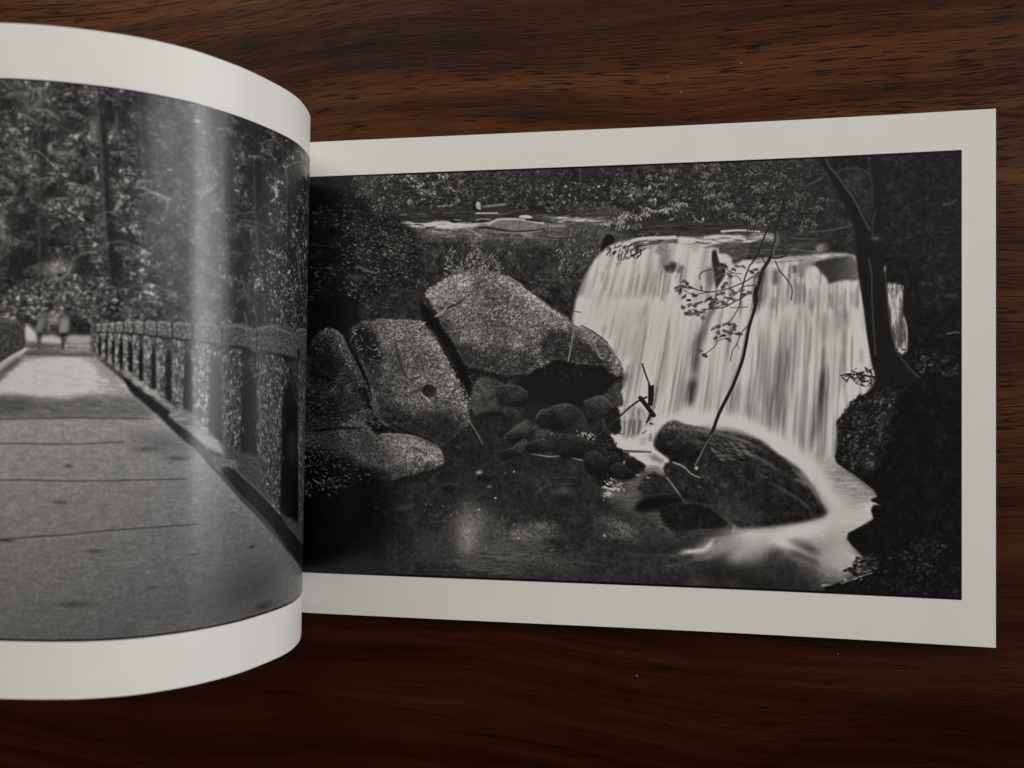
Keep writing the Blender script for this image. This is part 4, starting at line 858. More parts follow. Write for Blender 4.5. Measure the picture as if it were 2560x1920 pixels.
    c.stroke(P('A4', (250, 760), (150, 850), (100, 960), (60, 1070), (0, 1170)) + P('B3', (2060, 30), (1990, 220), (1945, 420), (1930, 560)), 4.5, 3, 36, 0.8)
    c.stroke(P('A4', (240, 860), (270, 920), (290, 960)), 3, 2, 34, 0.8)
    c.fill(P('A4', (225, 960), (240, 850), (275, 940), (230, 1050), (190, 1110)), 74, 1.5, True, None, 0, 0.8)
    c.stroke(P('A4', (200, 1125), (270, 1120), (340, 1100)), 4, 3, 30, 0.8)
    c.stroke(P('A4', (230, 1160), (270, 1250), (330, 1320), (390, 1420), (385, 1540)), 3, 2.5, 46, 0.8)
    for reg, pts, w in (('B3', ((2190, 110), (2040, 220), (1900, 285), (1800, 325), (1680, 360), (1520, 382), (1360, 360), (1220, 300)), 3), ('B3', ((1160, 360), (1280, 420), (1420, 400), (1520, 385)), 2),
                        ('B3', ((2080, 375), (1950, 470), (1850, 520), (1730, 590), (1580, 612), (1400, 630)), 3), ('B3', ((2200, 290), (2080, 295), (1960, 320), (1860, 420), (1720, 540), (1600, 600)), 2.5),
                        ('B3', ((1930, 560), (1880, 660), (1800, 780), (1690, 835)), 2.5), ('B3', ((2040, 850), (1960, 935), (1930, 980), (1890, 1100), (1830, 1190), (1800, 1340)), 2.5), ('B3', ((1740, 1030), (1640, 1050), (1580, 1140), (1470, 1225)), 2.2),
                        ('B3', ((1890, 1100), (1920, 1180)), 1.6), ('B3', ((1720, 20), (1800, 110), (1950, 135)), 2.2), ('B3', ((2040, 590), (1900, 600), (1800, 600)), 2), ('B3', ((1950, 230), (1880, 160), (1760, 200)), 2),
                        ('A4', ((60, 1060), (130, 1200), (80, 1290)), 2.5), ('A4', ((180, 1140), (130, 1220), (60, 1290), (10, 1330)), 3), ('B3', ((1940, 970), (1830, 960), (1700, 940)), 2)):
        c.stroke(P(reg, *pts), w, w * 0.8, 44, 0.6, 0.95)
    for x, y, an in ((1050, 345, -0.4), (1115, 305, 0), (1120, 375, -0.9), (1160, 240, -0.1), (1200, 265, 0.7), (1180, 320, -0.5), (1250, 330, 0.2), (1160, 455, -1.2), (1240, 500, -0.2), (1290, 430, 0.4), (1310, 440, -0.4), (1400, 335, 1.2),
                     (1240, 570, -0.5), (1300, 575, 0.3), (1150, 600, -0.8), (1380, 530, 0.2), (1330, 545, -0.4), (1480, 500, -0.7), (1540, 490, 0.6), (1500, 470, -0.2), (1250, 660, 0.1), (1320, 640, 0.5), (1360, 700, 0.9), (1420, 740, 1.0),
                     (1260, 690, -0.4), (1400, 670, 0.3), (1430, 660, -0.5), (1190, 685, 0.9), (1310, 680, 0), (1540, 560, 0.3), (1620, 420, -0.2), (1680, 410, 0.1), (1700, 310, -0.3), (1740, 280, 0.0), (1790, 150, 0.3), (1620, 180, -0.2), (1690, 150, 0.0), (1660, 60, 0.2),
                     (1820, 360, 0.8), (1850, 390, 0.3), (1810, 420, -0.4), (1760, 470, 0.1), (1840, 490, 0.2), (1690, 520, -0.4), (1730, 560, 0), (1600, 540, 0.2), (1560, 530, 0), (1520, 590, -0.2), (1600, 480, 0.3), (1960, 370, 0), (2040, 380, 0.5), (2070, 400, 0.1), (1990, 440, -0.2),
                     (1560, 890, -1.1), (1650, 870, -0.3), (1720, 830, -0.3), (1790, 830, 0.3), (1870, 845, 0.7), (1850, 900, 0.9), (1640, 950, 0.5), (1720, 930, 0), (1780, 950, 0.5), (1810, 940, -0.5), (1600, 1020, -0.8), (1720, 990, 0.3), (1770, 1030, 0.5), (1690, 1000, -0.5), (1890, 960, 0.2), (1940, 970, 0.8),
                     (1445, 1255, -0.7), (1460, 1270, 0.6), (1370, 1200, 0.2), (1740, 40, 0.2), (1900, 40, 0), (1850, 80, 0.2), (1980, 40, .4), (2150, 80, -.3), (2100, 120, .2)):
        q = c.mp([S1('B3', x, y)])[0]
        for _ in range(3):
            c.stamp(q[0] + rng.normal(0, 1.6), q[1] + rng.normal(0, 1.4), rng.uniform(8, 12), rng.uniform(3.6, 5), an + rng.normal(0, 0.3), rng.uniform(46, 92), 0.85)

    # ---- whole print: a touch of softness, grain, thin dark edge line
    a = blur(c.a, 0.5)
    a = develop(a, 2.4, 0.24, 30, 0.18)
    a = np.where(a > 140, 140 + 40 * np.tanh((a - 140) / 40), a)
    a = np.where(a < 60, 60 * (np.maximum(a, 1) / 60) ** 1.12, a)
    a = a * np.exp(0.025 * n_tiny) + 0.8 * rng.standard_normal(a.shape)
    a[:4, :] = 6; a[-5:, :] = 4; a[:, -3:] = 6
    # the photograph shows paper going from bright (upper left) to dim (lower right): divide that room light out again
    yy, xx = np.mgrid[0:Hh, 0:W]
    px, py = xx / W, yy / Hh
    paper = (190 * (1 - px) + 172 * px) * (1 - py) + (180 * (1 - px) + 150 * px) * py
    alb = lin(np.clip(a, 0, 255)) / lin(paper) * 0.80
    return c, a, np.clip(alb - 0.0030, 0.0012, 0.8)
# =====================================================================
# LEFT PICTURE: black-and-white photograph of a stone bridge in a forest
# =====================================================================
LV0, LV1 = 0.0815, 0.9140
def paint_bridge():
    W = 2300; Hh = int(W * (LV1 - LV0) / LU1)
    def fn(x, y):
        u, v = left_uv(x, y)
        return (1 - u / LU1) * W, (v - LV0) / (LV1 - LV0) * Hh
    c = Canvas(W, Hh, fn, 58, 1.0)
    n_big = band_noise(W, Hh, 150, 150, 0.5, 31)
    n_mid = band_noise(W, Hh, 50, 50, 0.4, 32)
    n_fine = band_noise(W, Hh, 15, 15, 0.2, 33)
    n_hor = band_noise(W, Hh, 110, 12, 0.4, 34)
    n_ver = band_noise(W, Hh, 10, 46, 0.3, 35)
    r1 = ridges(W, Hh, 60, 0.26, 61) - 0.35; r2 = ridges(W, Hh, 28, 0.28, 62) - 0.38; r3 = ridges(W, Hh, 14, 0.32, 63) - 0.4
    wood = 0.9 * r1 * np.clip(0.7 + 0.8 * n_big, 0, 2) + 1.1 * r2 * np.clip(0.8 + 0.7 * n_mid, 0, 2) + 0.3 * r3 + 0.7 * n_big + 0.45 * n_mid
    D = lambda *p: P('D', *p)
    S1 = lambda r, x, y: P(r, (x, y))[0]
    c.fill(D((655, 300), (800, 300), (800, 1400), (655, 1400)), 40, 3, False, n_mid, 0.15)
    # ---- forest
    c.fill(D((-1200, 60), (400, 130), (800, 260), (800, 760), (-1200, 900)), 66, 4, False, wood, 0.28)
    c.fill(D((440, 230), (620, 270), (690, 330), (690, 760), (540, 740), (490, 640), (470, 430)), 44, 10, True, wood, 0.33)
    c.fill(D((300, 200), (440, 240), (470, 460), (480, 700), (380, 700), (340, 560), (300, 430)), 64, 16, True, wood, 0.14)
    c.leaves(D((-700, 170), (250, 170), (250, 620), (-700, 640)), 1500, 12, 3.4, 0.2, 0.8, 50, 128, 2.4, a=0.6, clump=n_mid, shade=40)
    c.leaves(D((0, 180), (250, 190), (300, 420), (280, 600), (0, 600)), 420, 12, 3.2, 0.3, 0.8, 56, 138, 2.4, a=0.6, clump=n_mid, shade=42)
    c.leaves(D((280, 330), (480, 420), (480, 700), (250, 700)), 420, 9, 3, -0.6, 0.6, 60, 104, 2.0, a=0.5, clump=n_mid)
    # dark gaps and trunks
    for reg, x, y, rx, ry, v, al in (('F1', 760, 720, 34, 26, 46, 0.8), ('F1', 1060, 580, 26, 30, 44, 0.8), ('F1', 1480, 580, 18, 30, 34, 0.8), ('F1', 1640, 620, 26, 26, 40, 0.7), ('F1', 100, 420, 26, 14, 34, 0.7), ('F1', 90, 520, 22, 12, 32, 0.7),
                                     ('F1', 560, 900, 44, 18, 44, 0.6), ('F1', 540, 1110, 40, 14, 42, 0.7), ('F1', 1540, 1120, 14, 30, 32, 0.8), ('F1', 1060, 1440, 30, 20, 40, 0.7), ('F1', 700, 1600, 30, 26, 40, 0.7), ('F1', 60, 1560, 30, 30, 34, 0.6),
                                     ('F3', 330, 380, 50, 36, 38, 0.8), ('F3', 350, 800, 60, 60, 36, 0.8), ('F3', 1080, 960, 24, 36, 40, 0.9), ('F3', 950, 880, 22, 20, 44, 0.7), ('F3', 820, 560, 30, 22, 46, 0.6), ('F3', 1200, 220, 22, 18, 44, 0.7), ('F3', 280, 1000, 40, 40, 38, 0.7),
                                     ('F3', 1480, 1000, 16, 60, 36, 0.8), ('F3', 1500, 1500, 20, 44, 30, 0.9), ('F3', 560, 1520, 30, 12, 38, 0.7), ('F3', 880, 1590, 26, 9, 36, 0.7), ('F3', 1700, 1340, 16, 26, 44, 0.7), ('F3', 1560, 640, 24, 18, 50, 0.5),
                                     ('F2', 870, 500, 26, 44, 30, 0.8), ('F2', 1290, 480, 16, 40, 24, 0.8), ('F2', 1320, 1000, 26, 60, 24, 0.8), ('F2', 1560, 900, 30, 30, 32, 0.6), ('F2', 1380, 1300, 30, 40, 30, 0.7), ('F2', 1900, 1200, 26, 44, 32, 0.7),
                                     ('F4', 1190, 120, 16, 40, 24, 0.8), ('F4', 1200, 480, 26, 24, 30, 0.8), ('F4', 1150, 960, 16, 18, 32, 0.7), ('F4', 1400, 1280, 12, 34, 18, 0.9), ('F4', 1160, 1320, 24, 30, 28, 0.8), ('F4', 1030, 1120, 16, 26, 34, 0.7), ('F4', 1550, 650, 20, 12, 30, 0.7), ('F4', 1960, 1200, 14, 50, 30, 0.6)):
        c.soft_blob(S1(reg, x, y), rx, ry, v, al, 0, n_fine, 0.25)
    for reg, pts, w, v, sf, al in (('F1', ((1260, 560), (1230, 780), (1220, 960)), 16, 104, 5, 0.7), ('F1', ((1340, 420), (1290, 640)), 10, 96, 4, 0.5), ('F1', ((1500, 440), (1520, 700), (1490, 900)), 6, 84, 2.5, 0.6), ('F1', ((640, 300), (520, 380), (420, 480), (280, 500)), 16, 104, 6, 0.6), ('F1', ((560, 420), (420, 560)), 10, 92, 5, 0.5),
                                   ('F1', ((0, 320), (260, 290), (480, 240)), 12, 92, 5, 0.6), ('F1', ((700, 1060), (900, 1080), (1060, 1090)), 10, 110, 4, 0.6), ('F1', ((0, 1350), (100, 1440), (240, 1620)), 10, 112, 4, 0.6), ('F1', ((120, 1020), (300, 1080), (420, 1200), (540, 1230)), 12, 104, 5, 0.6), ('F1', ((720, 1420), (600, 1480), (520, 1590)), 7, 104, 3, 0.6),
                                   ('F1', ((1660, 1500), (1850, 1520), (2000, 1590), (2200, 1659)), 6, 118, 2.4, 0.7), ('F1', ((1700, 1480), (1900, 1430), (2000, 1450)), 8, 110, 3, 0.6), ('F1', ((1300, 1220), (1400, 1400), (1430, 1600)), 8, 104, 4, 0.5), ('F1', ((640, 1040), (820, 1090)), 8, 104, 4, 0.5),
                                   ('F3', ((1590, 60), (1520, 200), (1440, 330)), 9, 116, 2.2, 0.8), ('F3', ((40, 150), (40, 500), (50, 680)), 12, 112, 5, 0.6), ('F3', ((1340, 340), (1360, 480)), 16, 108, 5, 0.7), ('F3', ((1050, 680), (1040, 760), (1080, 860)), 7, 92, 3, 0.5), ('F3', ((220, 180), (340, 270)), 14, 100, 5, 0.6), ('F3', ((540, 200), (580, 340)), 10, 100, 5, 0.5),
                                   ('F3', ((1760, 400), (1730, 500), (1770, 590)), 5, 112, 2.4, 0.6), ('F3', ((2000, 0), (2160, 90), (2170, 230), (2100, 300)), 5, 112, 2.4, 0.6), ('F3', ((1840, 1440), (1990, 1440), (2160, 1480)), 5, 108, 2.4, 0.6), ('F3', ((470, 930), (480, 1100)), 8, 92, 3, 0.5),
                                   ('F2', ((0, 1270), (100, 1320), (260, 1370)), 6, 112, 2.5, 0.6), ('F2', ((500, 1240), (660, 1270), (820, 1190)), 8, 104, 4, 0.5), ('F2', ((880, 1290), (960, 1180)), 8, 100, 3, 0.6), ('F2', ((970, 1020), (1020, 990)), 10, 96, 4, 0.6), ('F2', ((1020, 1090), (1120, 1060), (1220, 1110)), 9, 78, 4, 0.6), ('F2', ((1060, 680), (1200, 650)), 9, 76, 4, 0.6),
                                   ('F2', ((1540, 920), (1660, 1040), (1800, 1100)), 8, 66, 4, 0.6), ('F2', ((1460, 640), (1620, 600), (1720, 700)), 8, 62, 4, 0.6), ('F2', ((1860, 820), (1900, 980)), 10, 70, 4, 0.7), ('F2', ((980, 450), (1040, 400)), 8, 72, 4, 0.6), ('F2', ((1540, 1150), (1560, 1260)), 8, 76, 4, 0.6), ('F2', ((1680, 1440), (1690, 1600)), 7, 82, 3, 0.6),
                                   ('F4', ((1180, 640), (1170, 820), (1200, 900), (1250, 1060), (1300, 1200)), 5, 84, 2.4, 0.6), ('F4', ((1890, 480), (1910, 640), (1950, 900), (1970, 1200)), 4, 88, 1.5, 0.7), ('F4', ((1700, 30), (1780, 200), (1860, 420)), 3, 84, 1.4, 0.6), ('F4', ((1680, 880), (1840, 1040)), 4, 92, 1.6, 0.7), ('F4', ((1200, 1220), (1250, 1450)), 5, 84, 2.2, 0.7), ('F4', ((1290, 1200), (1350, 1300), (1360, 1450)), 4, 80, 2.2, 0.6), ('F4', ((1470, 1160), (1460, 1440)), 4, 72, 2.2, 0.6), ('F4', ((1700, 1130), (1860, 1160)), 4, 88, 1.6, 0.6), ('F4', ((1700, 1510), (1860, 1480)), 4, 88, 1.6, 0.6), ('F4', ((1080, 1130), (1160, 1060), (1240, 1020)), 9, 78, 3.5, 0.6)):
        c.stroke(P(reg, *pts), w, w * 0.8, v, sf, al)
    # trunks and drooping boughs
    for pts, w0, w1, v, al in ((((205, 150), (222, 300), (232, 480), (250, 700)), 20, 26, 40, 0.8), (((95, 150), (90, 420), (95, 690)), 20, 26, 44, 0.55), (((486, 240), (492, 420), (510, 640)), 30, 34, 26, 0.8), (((556, 270), (560, 480), (580, 720)), 24, 30, 22, 0.8), (((625, 300), (622, 560), (628, 720)), 16, 20, 26, 0.7), (((300, 180), (318, 420)), 16, 20, 44, 0.5), ((( -60, 150), (-60, 680)), 40, 50, 44, 0.6), (((-300, 150), (-290, 680)), 50, 60, 40, 0.6)):
        c.stroke(D(*pts), w0, w1, v, 4.0, al)
        c.stroke([(x - w0 * 0.5, y) for x, y in D(*pts)], 4, 4, v + 44, 2.3, al * 0.6)
    for i in range(170):
        x, y = rng.uniform(-500, 660), rng.uniform(170, 640)
        if 300 < x < 470 and rng.uniform() < 0.6:
            continue
        dr = rng.choice([-1, 1]); Lb = rng.uniform(24, 74)
        fade = 1.0 if x < 300 else 0.72
        v = rng.uniform(72, 122) * fade
        p = [(x, y), (x + dr * Lb * 0.5, y + Lb * rng.uniform(-0.15, 0.12)), (x + dr * Lb, y + Lb * rng.uniform(0.1, 0.5))]
        c.stroke(D(*p), rng.uniform(2.5, 4.5), 2, v, 1.6, 0.6)
        for _ in range(14):
            t = rng.uniform()
            q = c.mp(D((x + dr * Lb * t, y + Lb * 0.25 * t * t)))[0]
            c.stamp(q[0], q[1] + rng.uniform(0, 9), rng.uniform(7, 15), rng.uniform(2, 3.4), 1.57 + dr * rng.uniform(-0.2, 0.7), v * rng.uniform(0.6, 1.1), 0.55)
    # bright shrub beside the far path
    c.fill(P('F3', (600, 940), (840, 920), (1000, 980), (820, 1100), (780, 1220), (560, 1120)), 116, 8, True, n_mid, 0.12, 0.8)
    c.leaves(P('F3', (280, 1200), (760, 1080), (1250, 1200), (1500, 1330), (1400, 1500), (700, 1659), (0, 1600), (0, 1440)), 520, 9, 5, 0.1, 0.9, 60, 132, 1.7, a=0.7, clump=n_fine, shade=42)
    c.leaves(P('F3', (860, 1640), (1650, 1440), (2100, 1500), (1900, 1659)), 120, 9, 4, 0.1, 0.9, 60, 108, 1.7, a=0.6)
    # creeper leaves near the fold
    c.leaves(P('F4', (1640, 60), (2040, 40), (2040, 500), (1700, 480)), 150, 8, 3, 1.0, 0.8, 46, 110, 1.8, a=0.75, shade=26, clump=n_fine)
    c.leaves(P('F4', (1400, 480), (1700, 480), (1980, 960), (1860, 1040), (1480, 1000), (1380, 700)), 260, 8, 4, 0.6, 0.9, 48, 124, 1.8, a=0.75, shade=28, clump=n_fine)
    c.leaves(P('F4', (1480, 1060), (1980, 1020), (1980, 1480), (1520, 1480)), 210, 8, 3, 0.4, 0.9, 44, 112, 2.0, a=0.75, shade=26, clump=n_fine)
    c.leaves(P('F2', (1640, 1400), (2040, 1300), (2040, 1659), (1640, 1659)), 60, 9, 3, 1.3, 0.6, 48, 110, 1.8, a=0.75)

    # ---- bridge deck
    c.fill(P('F5', (-9000, 700), (0, 700), (340, 480), (1180, 500), (2212, 1480)) + P('F6', (500, 1440)) + P('L3', (1800, 220), (1960, 420), (1960, 1000), (-3000, 1100)), 126, 1.5, False, 0.5 * n_hor + 0.4 * n_mid + 0.35 * n_fine, 0.055, grad=(82, S1('L2', 300, 1000), S1('L3', 900, 700)))
    c.fill(P('L2', (0, 900), (760, 890), (960, 990), (900, 1040), (0, 1050), (-3000, 1100), (-3000, 900)), 84, 6, True, n_hor, 0.08, 0.7)
    c.fill(P('F5', (-1400, 1000), (-400, 860), (60, 760), (400, 640), (840, 570), (1080, 610), (1230, 740), (1280, 840), (1420, 960), (1300, 1060), (1000, 1090), (840, 1130), (500, 1110), (0, 1060), (-800, 1100)), 168, 6, True, n_hor, 0.04)
    c.fill(P('F5', (1280, 840), (1420, 960), (1560, 1040), (1300, 1120), (1200, 1060)), 140, 8, True, n_hor, 0.1, 0.7)
    c.soft_blob(S1('L3', 1600, 500), 120, 60, 58, 0.6, -0.2, n_fine, 0.2)
    c.soft_blob(S1('L2', 1050, 1200), 70, 26, 74, 0.5, 0.2, n_hor, 0.3)
    c.soft_blob(S1('L2', 60, 960), 60, 18, 68, 0.5)
    for reg, pts, v in (('L2', ((-2500, 1150), (-600, 1080), (0, 1050), (500, 1038), (950, 1045)), 66), ('L2', ((-2500, 1400), (-600, 1230), (0, 1205), (400, 1208), (780, 1195)), 62), ('L2', ((-2500, 1640), (-600, 1480), (0, 1440), (500, 1445), (1180, 1432)), 58), ('L3', ((-2500, 360), (-600, 260), (0, 190), (440, 155), (700, 130), (1260, 90)), 56)):
        c.stroke(P(reg, *pts), 4, 3.4, v, 1.5, 0.75)
        c.stroke([(x, y + 5) for x, y in P(reg, *pts)], 3, 3, 122, 2.4, 0.35)
    for reg, x, y, rx, ry, v in (('L2', 430, 1350, 10, 4, 56), ('L3', 40, 195, 18, 5, 50), ('L3', 600, 262, 20, 5, 62), ('L3', 460, 605, 34, 7, 58), ('L3', 1610, 236, 8, 3.5, 22), ('L3', 960, 500, 9, 4, 62), ('L3', 1230, 285, 10, 3, 58), ('L2', 1130, 1300, 26, 6, 66), ('L2', 920, 1240, 24, 6, 70), ('L2', 380, 1580, 20, 5, 68), ('L3', 1680, 620, 30, 10, 48)):
        c.soft_blob(S1(reg, x, y), rx, ry, v, 0.7)
    c.leaves(P('L2', (0, 1100), (900, 1100), (1400, 1659)) + P('L3', (1800, 500), (1500, 660), (0, 820), (-2000, 900), (-2000, 0)), 700, 9, 2.4, 0.0, 0.25, 72, 116, 1.2, a=0.22, clump=n_mid)
    # far end of the path and the two walkers
    c.fill(P('F5', (330, 190), (460, 260), (760, 330), (1190, 300), (1180, 500), (900, 575), (340, 560), (330, 400)), 112, 3, True, n_hor, 0.12)
    c.fill(P('F5', (330, 170), (440, 250), (470, 380), (340, 370)), 150, 3, True)
    c.fill(P('F5', (540, 330), (760, 340), (770, 420), (560, 410)), 150, 3, True)
    c.fill(P('F5', (900, 310), (1190, 320), (1170, 390), (900, 420)), 132, 4, True)
    c.fill(P('F5', (340, 410), (760, 430), (780, 470), (560, 480), (360, 450)), 78, 4, True)
    c.fill(P('F5', (360, 520), (800, 540), (1180, 540), (1200, 585), (800, 565), (340, 570)), 74, 3, True)
    c.fill(P('F5', (900, 100), (1180, 130), (1190, 290), (920, 260)), 42, 5, True, n_fine, 0.2)
    for x0, sc, top, leg in ((820, 0.9, 112, 58), (505, 0.66, 98, 66)):
        X = lambda *p: P('F5', *[(x0 + (x - 820) * sc, (y if sc == 1.0 else 90 + (y - 90) * 0.86)) for x, y in p])
        c.fill(X((790, 200), (830, 120), (880, 100), (910, 150), (890, 220), (850, 300), (790, 300)), top, 2.5)
        c.stroke(X((830, 130), (790, 220), (780, 290)), 8, 6, top, 2)
        c.fill(X((770, 310), (870, 310), (860, 380), (800, 390)), leg - 14, 2)
        c.stroke(X((810, 380), (805, 470), (810, 545)), 7, 5, leg + 6, 1.6)
        c.stroke(X((835, 380), (825, 460), (818, 545)), 6, 4, leg + 18, 1.6)
        c.soft_blob(X((860, 80))[0], 6, 7, 104, 0.8)
    c.soft_blob(S1('F5', 670, 90), 26, 16, 112, 0.6, 0, n_fine, 0.2)
    # wall and kerb, left side of the bridge
    c.fill(P('F5', (-9000, 0), (-1500, 60), (0, 90), (300, 130), (330, 200), (320, 480), (0, 700), (-2000, 2000), (-9000, 6000)), 62, 1.8, False, n_fine, 0.16)
    c.stroke(P('F5', (-1500, 80), (0, 110), (300, 140)), 7, 6, 92, 2.4, 0.7)
    c.stroke(P('F5', (330, 490), (0, 745), (-1200, 1700), (-3000, 3000)), 7, 60, 148, 2.0, 0.9)
    c.stroke(P('F5', (350, 530), (0, 840), (-1200, 1900)), 4, 50, 62, 3, 0.7)
    # ---- stone parapet, right side
    wall = P('F5', (1180, 190), (1230, 155), (1560, 140), (2212, 150)) + P('F4', (500, 1470), (800, 1470), (860, 1430), (1060, 1420), (1220, 1500), (1290, 1530), (1360, 1460), (1540, 1460), (1720, 1560), (1850, 1560), (1900, 1490), (2020, 1490), (2600, 1600)) + P('F6', (2600, 300), (2600, 1659)) + P('L3', (2100, 60), (2100, 230), (1700, 0)) + P('F6', (900, 1500), (500, 1240), (0, 830)) + P('F5', (1800, 900), (1180, 490))
    c.fill(wall, 66, 1.8, False, 0.4 * n_fine + 0.5 * n_ver + 0.8 * r3, 0.40, grad=(30, S1('F5', 1700, 400), S1('F6', 1500, 700)))
    c.fill(P('F5', (1180, 190), (1230, 155), (1560, 140), (2212, 150)) + P('F6', (400, 40), (0, 240)) + P('F5', (1600, 240), (1200, 240)), 70, 3, True, n_fine, 0.14, 0.8)
    c.stroke(P('F5', (1220, 165), (1560, 142), (2212, 152)) + P('F4', (500, 1460)), 4, 6, 92, 2, 0.6)
    for x, y, w in ((1680, 205, 50), (1800, 208, 50), (1930, 220, 70), (2080, 235, 110)):
        c.stroke(P('F5', (x - w * 0.6, y - 4), (x + w * 0.6, y + 6)), 5, 7, 138, 2.0, 0.8)
    c.fill(P('F4', (470, 1540), (720, 1500), (790, 1520), (760, 1590), (480, 1570)), 108, 3, True, None, 0, 0.8)
    # open gaps between the stubby pillars
    c.fill(P('F6', (900, 130), (1200, 170), (1230, 240), (920, 200)), 18, 4, True, None, 0, 0.8)
    c.fill(P('F6', (1840, 120), (2040, 130), (2040, 1700), (1940, 1700), (1900, 800), (1840, 500)), 40, 4, True, r3 + n_ver, 0.35, 0.8)
    c.fill(P('F6', (1560, 680), (1800, 700), (1740, 860), (1600, 860)), 24, 5, True, None, 0, 0.8)
    c.fill(P('F6', (1290, 200), (1800, 240), (1800, 330), (1300, 300)), 22, 5, True, None, 0, 0.7)
    for pts, v in (((( 880, 220), (1000, 240), (1010, 500), (1150, 620), (1110, 1000), (1060, 1380), (940, 1360), (880, 900)), 42), (((1330, 330), (1780, 360), (1760, 640), (1580, 700), (1400, 660), (1360, 500)), 38), (((1420, 840), (1720, 860), (1720, 1300), (1700, 1500), (1520, 1480), (1450, 1150)), 38), (((0, 300), (60, 300), (50, 700), (0, 700)), 80), (((120, 380), (220, 400), (210, 800), (110, 760)), 74), (((290, 330), (390, 300), (380, 900), (280, 860)), 72), (((470, 260), (840, 220), (840, 1250), (500, 1000)), 70)):
        c.fill(P('F6', *pts), v, 5, True, 0.9 * r3 + 0.6 * n_ver + 0.4 * n_mid, 0.48, 0.85)
    # shaggy moss hanging on the pillars
    c.leaves(P('F6', (860, 180), (1060, 220), (980, 520), (1180, 700), (1100, 1350), (1000, 1420), (880, 1200)), 240, 14, 4, 1.65, 0.25, 40, 118, 1.8, a=0.7, shade=22)
    c.leaves(P('F6', (1300, 280), (1800, 330), (1760, 800), (1740, 1500), (1480, 1460), (1380, 900)), 330, 14, 4, 1.65, 0.25, 36, 112, 1.9, a=0.7, shade=20)
    c.leaves(P('F6', (860, 0), (1240, 20), (1220, 150), (900, 120)), 70, 9, 3.4, 1.6, 0.4, 46, 98, 1.7, a=0.7, shade=22)
    c.leaves(P('F6', (1300, 60), (1820, 90), (1800, 250), (1320, 210)), 100, 10, 3.4, 1.6, 0.3, 40, 96, 1.7, a=0.7, shade=24)
    c.leaves(P('F6', (0, 100), (480, 100), (480, 900), (60, 700)), 160, 12, 4, 1.7, 0.35, 50, 92, 1.8, a=0.6, shade=36)
    c.leaves(P('F5', (1250, 200), (2200, 260), (2200, 900), (1500, 640)), 200, 10, 3.6, 1.6, 0.4, 46, 94, 1.8, a=0.6, shade=36)
    c.stroke(P('F6', (1000, 330), (1040, 240), (1080, 210)), 8, 6, 92, 2, 0.7)
    c.stroke(P('F6', (1650, 1170), (1680, 1040)), 6, 4, 86, 2, 0.7)
    c.stroke(P('F6', (900, 820), (930, 700)), 7, 5, 92, 2, 0.7)
    c.stroke(P('F6', (1060, 1400), (1080, 1240)), 6, 5, 72, 2, 0.7)
    # cap stones
    c.fill(P('F4', (820, 1510), (960, 1440), (1120, 1450), (1250, 1530), (1260, 1640)) + P('F6', (1240, 140), (880, 140), (820, 60)), 64, 2, True, r3 + 0.6 * n_fine, 0.30)
    c.fill(P('F4', (1290, 1540), (1440, 1465), (1600, 1480), (1740, 1565)) + P('F6', (1840, 60), (1820, 250), (1320, 210), (1290, 80)), 60, 2, True, r3 + 0.6 * n_fine, 0.30)
    c.fill(P('F6', (860, 140), (1240, 150), (1240, 190), (870, 180)), 16, 2.5, True, None, 0, 0.85)
    c.fill(P('F6', (1310, 215), (1820, 255), (1820, 300), (1320, 260)), 14, 2.5, True, None, 0, 0.85)
    c.stroke(P('F4', (820, 1500), (960, 1440), (1120, 1450), (1250, 1530)), 9, 8, 84, 2.0, 0.85)
    c.fill(P('F4', (900, 1500), (1160, 1490), (1220, 1540), (880, 1550)), 30, 2.5, True)
    c.stroke(P('F4', (820, 1570), (1000, 1560), (1230, 1565)), 8, 7, 96, 2.0, 0.7)
    c.stroke(P('F4', (1300, 1520), (1440, 1465), (1600, 1480), (1720, 1560)), 9, 8, 84, 2.0, 0.85)
    c.fill(P('F4', (1420, 1540), (1600, 1520), (1690, 1580), (1400, 1590)), 32, 2.5, True)
    c.stroke(P('F6', (1300, 40), (1440, 25), (1640, 25), (1830, 62)), 8, 7, 98, 2.0, 0.7)
    c.fill(P('F4', (1850, 1600), (1890, 1500), (1960, 1480), (2030, 1500), (2060, 1700), (1860, 1720)), 58, 2, True, n_fine, 0.25)
    c.stroke(P('F4', (1860, 1580), (1900, 1500), (1960, 1482), (2020, 1500)), 6, 5, 84, 1.8, 0.8)
    c.stroke(P('F6', (1900, 150), (1960, 120), (2030, 120)), 6, 5, 84, 2, 0.8)
    # balusters: rail, joints, open gaps, all receding along the bridge
    jx = np.array([150, 159, 169, 180, 193, 208, 225, 245, 270, 303, 350, 405, 472, 560.0])
    rail_t = lambda x: np.interp(x, [145, 200, 300, 350, 400, 480, 560], [421, 416, 420, 424, 426, 436, 450])
    rail_b = lambda x: np.interp(x, [145, 200, 300, 350, 400, 480, 560], [431, 432, 444, 451, 458, 476, 500])
    base_y = lambda x: np.interp(x, [145, 250, 345, 400, 480, 560], [462, 549, 636, 690, 775, 860])
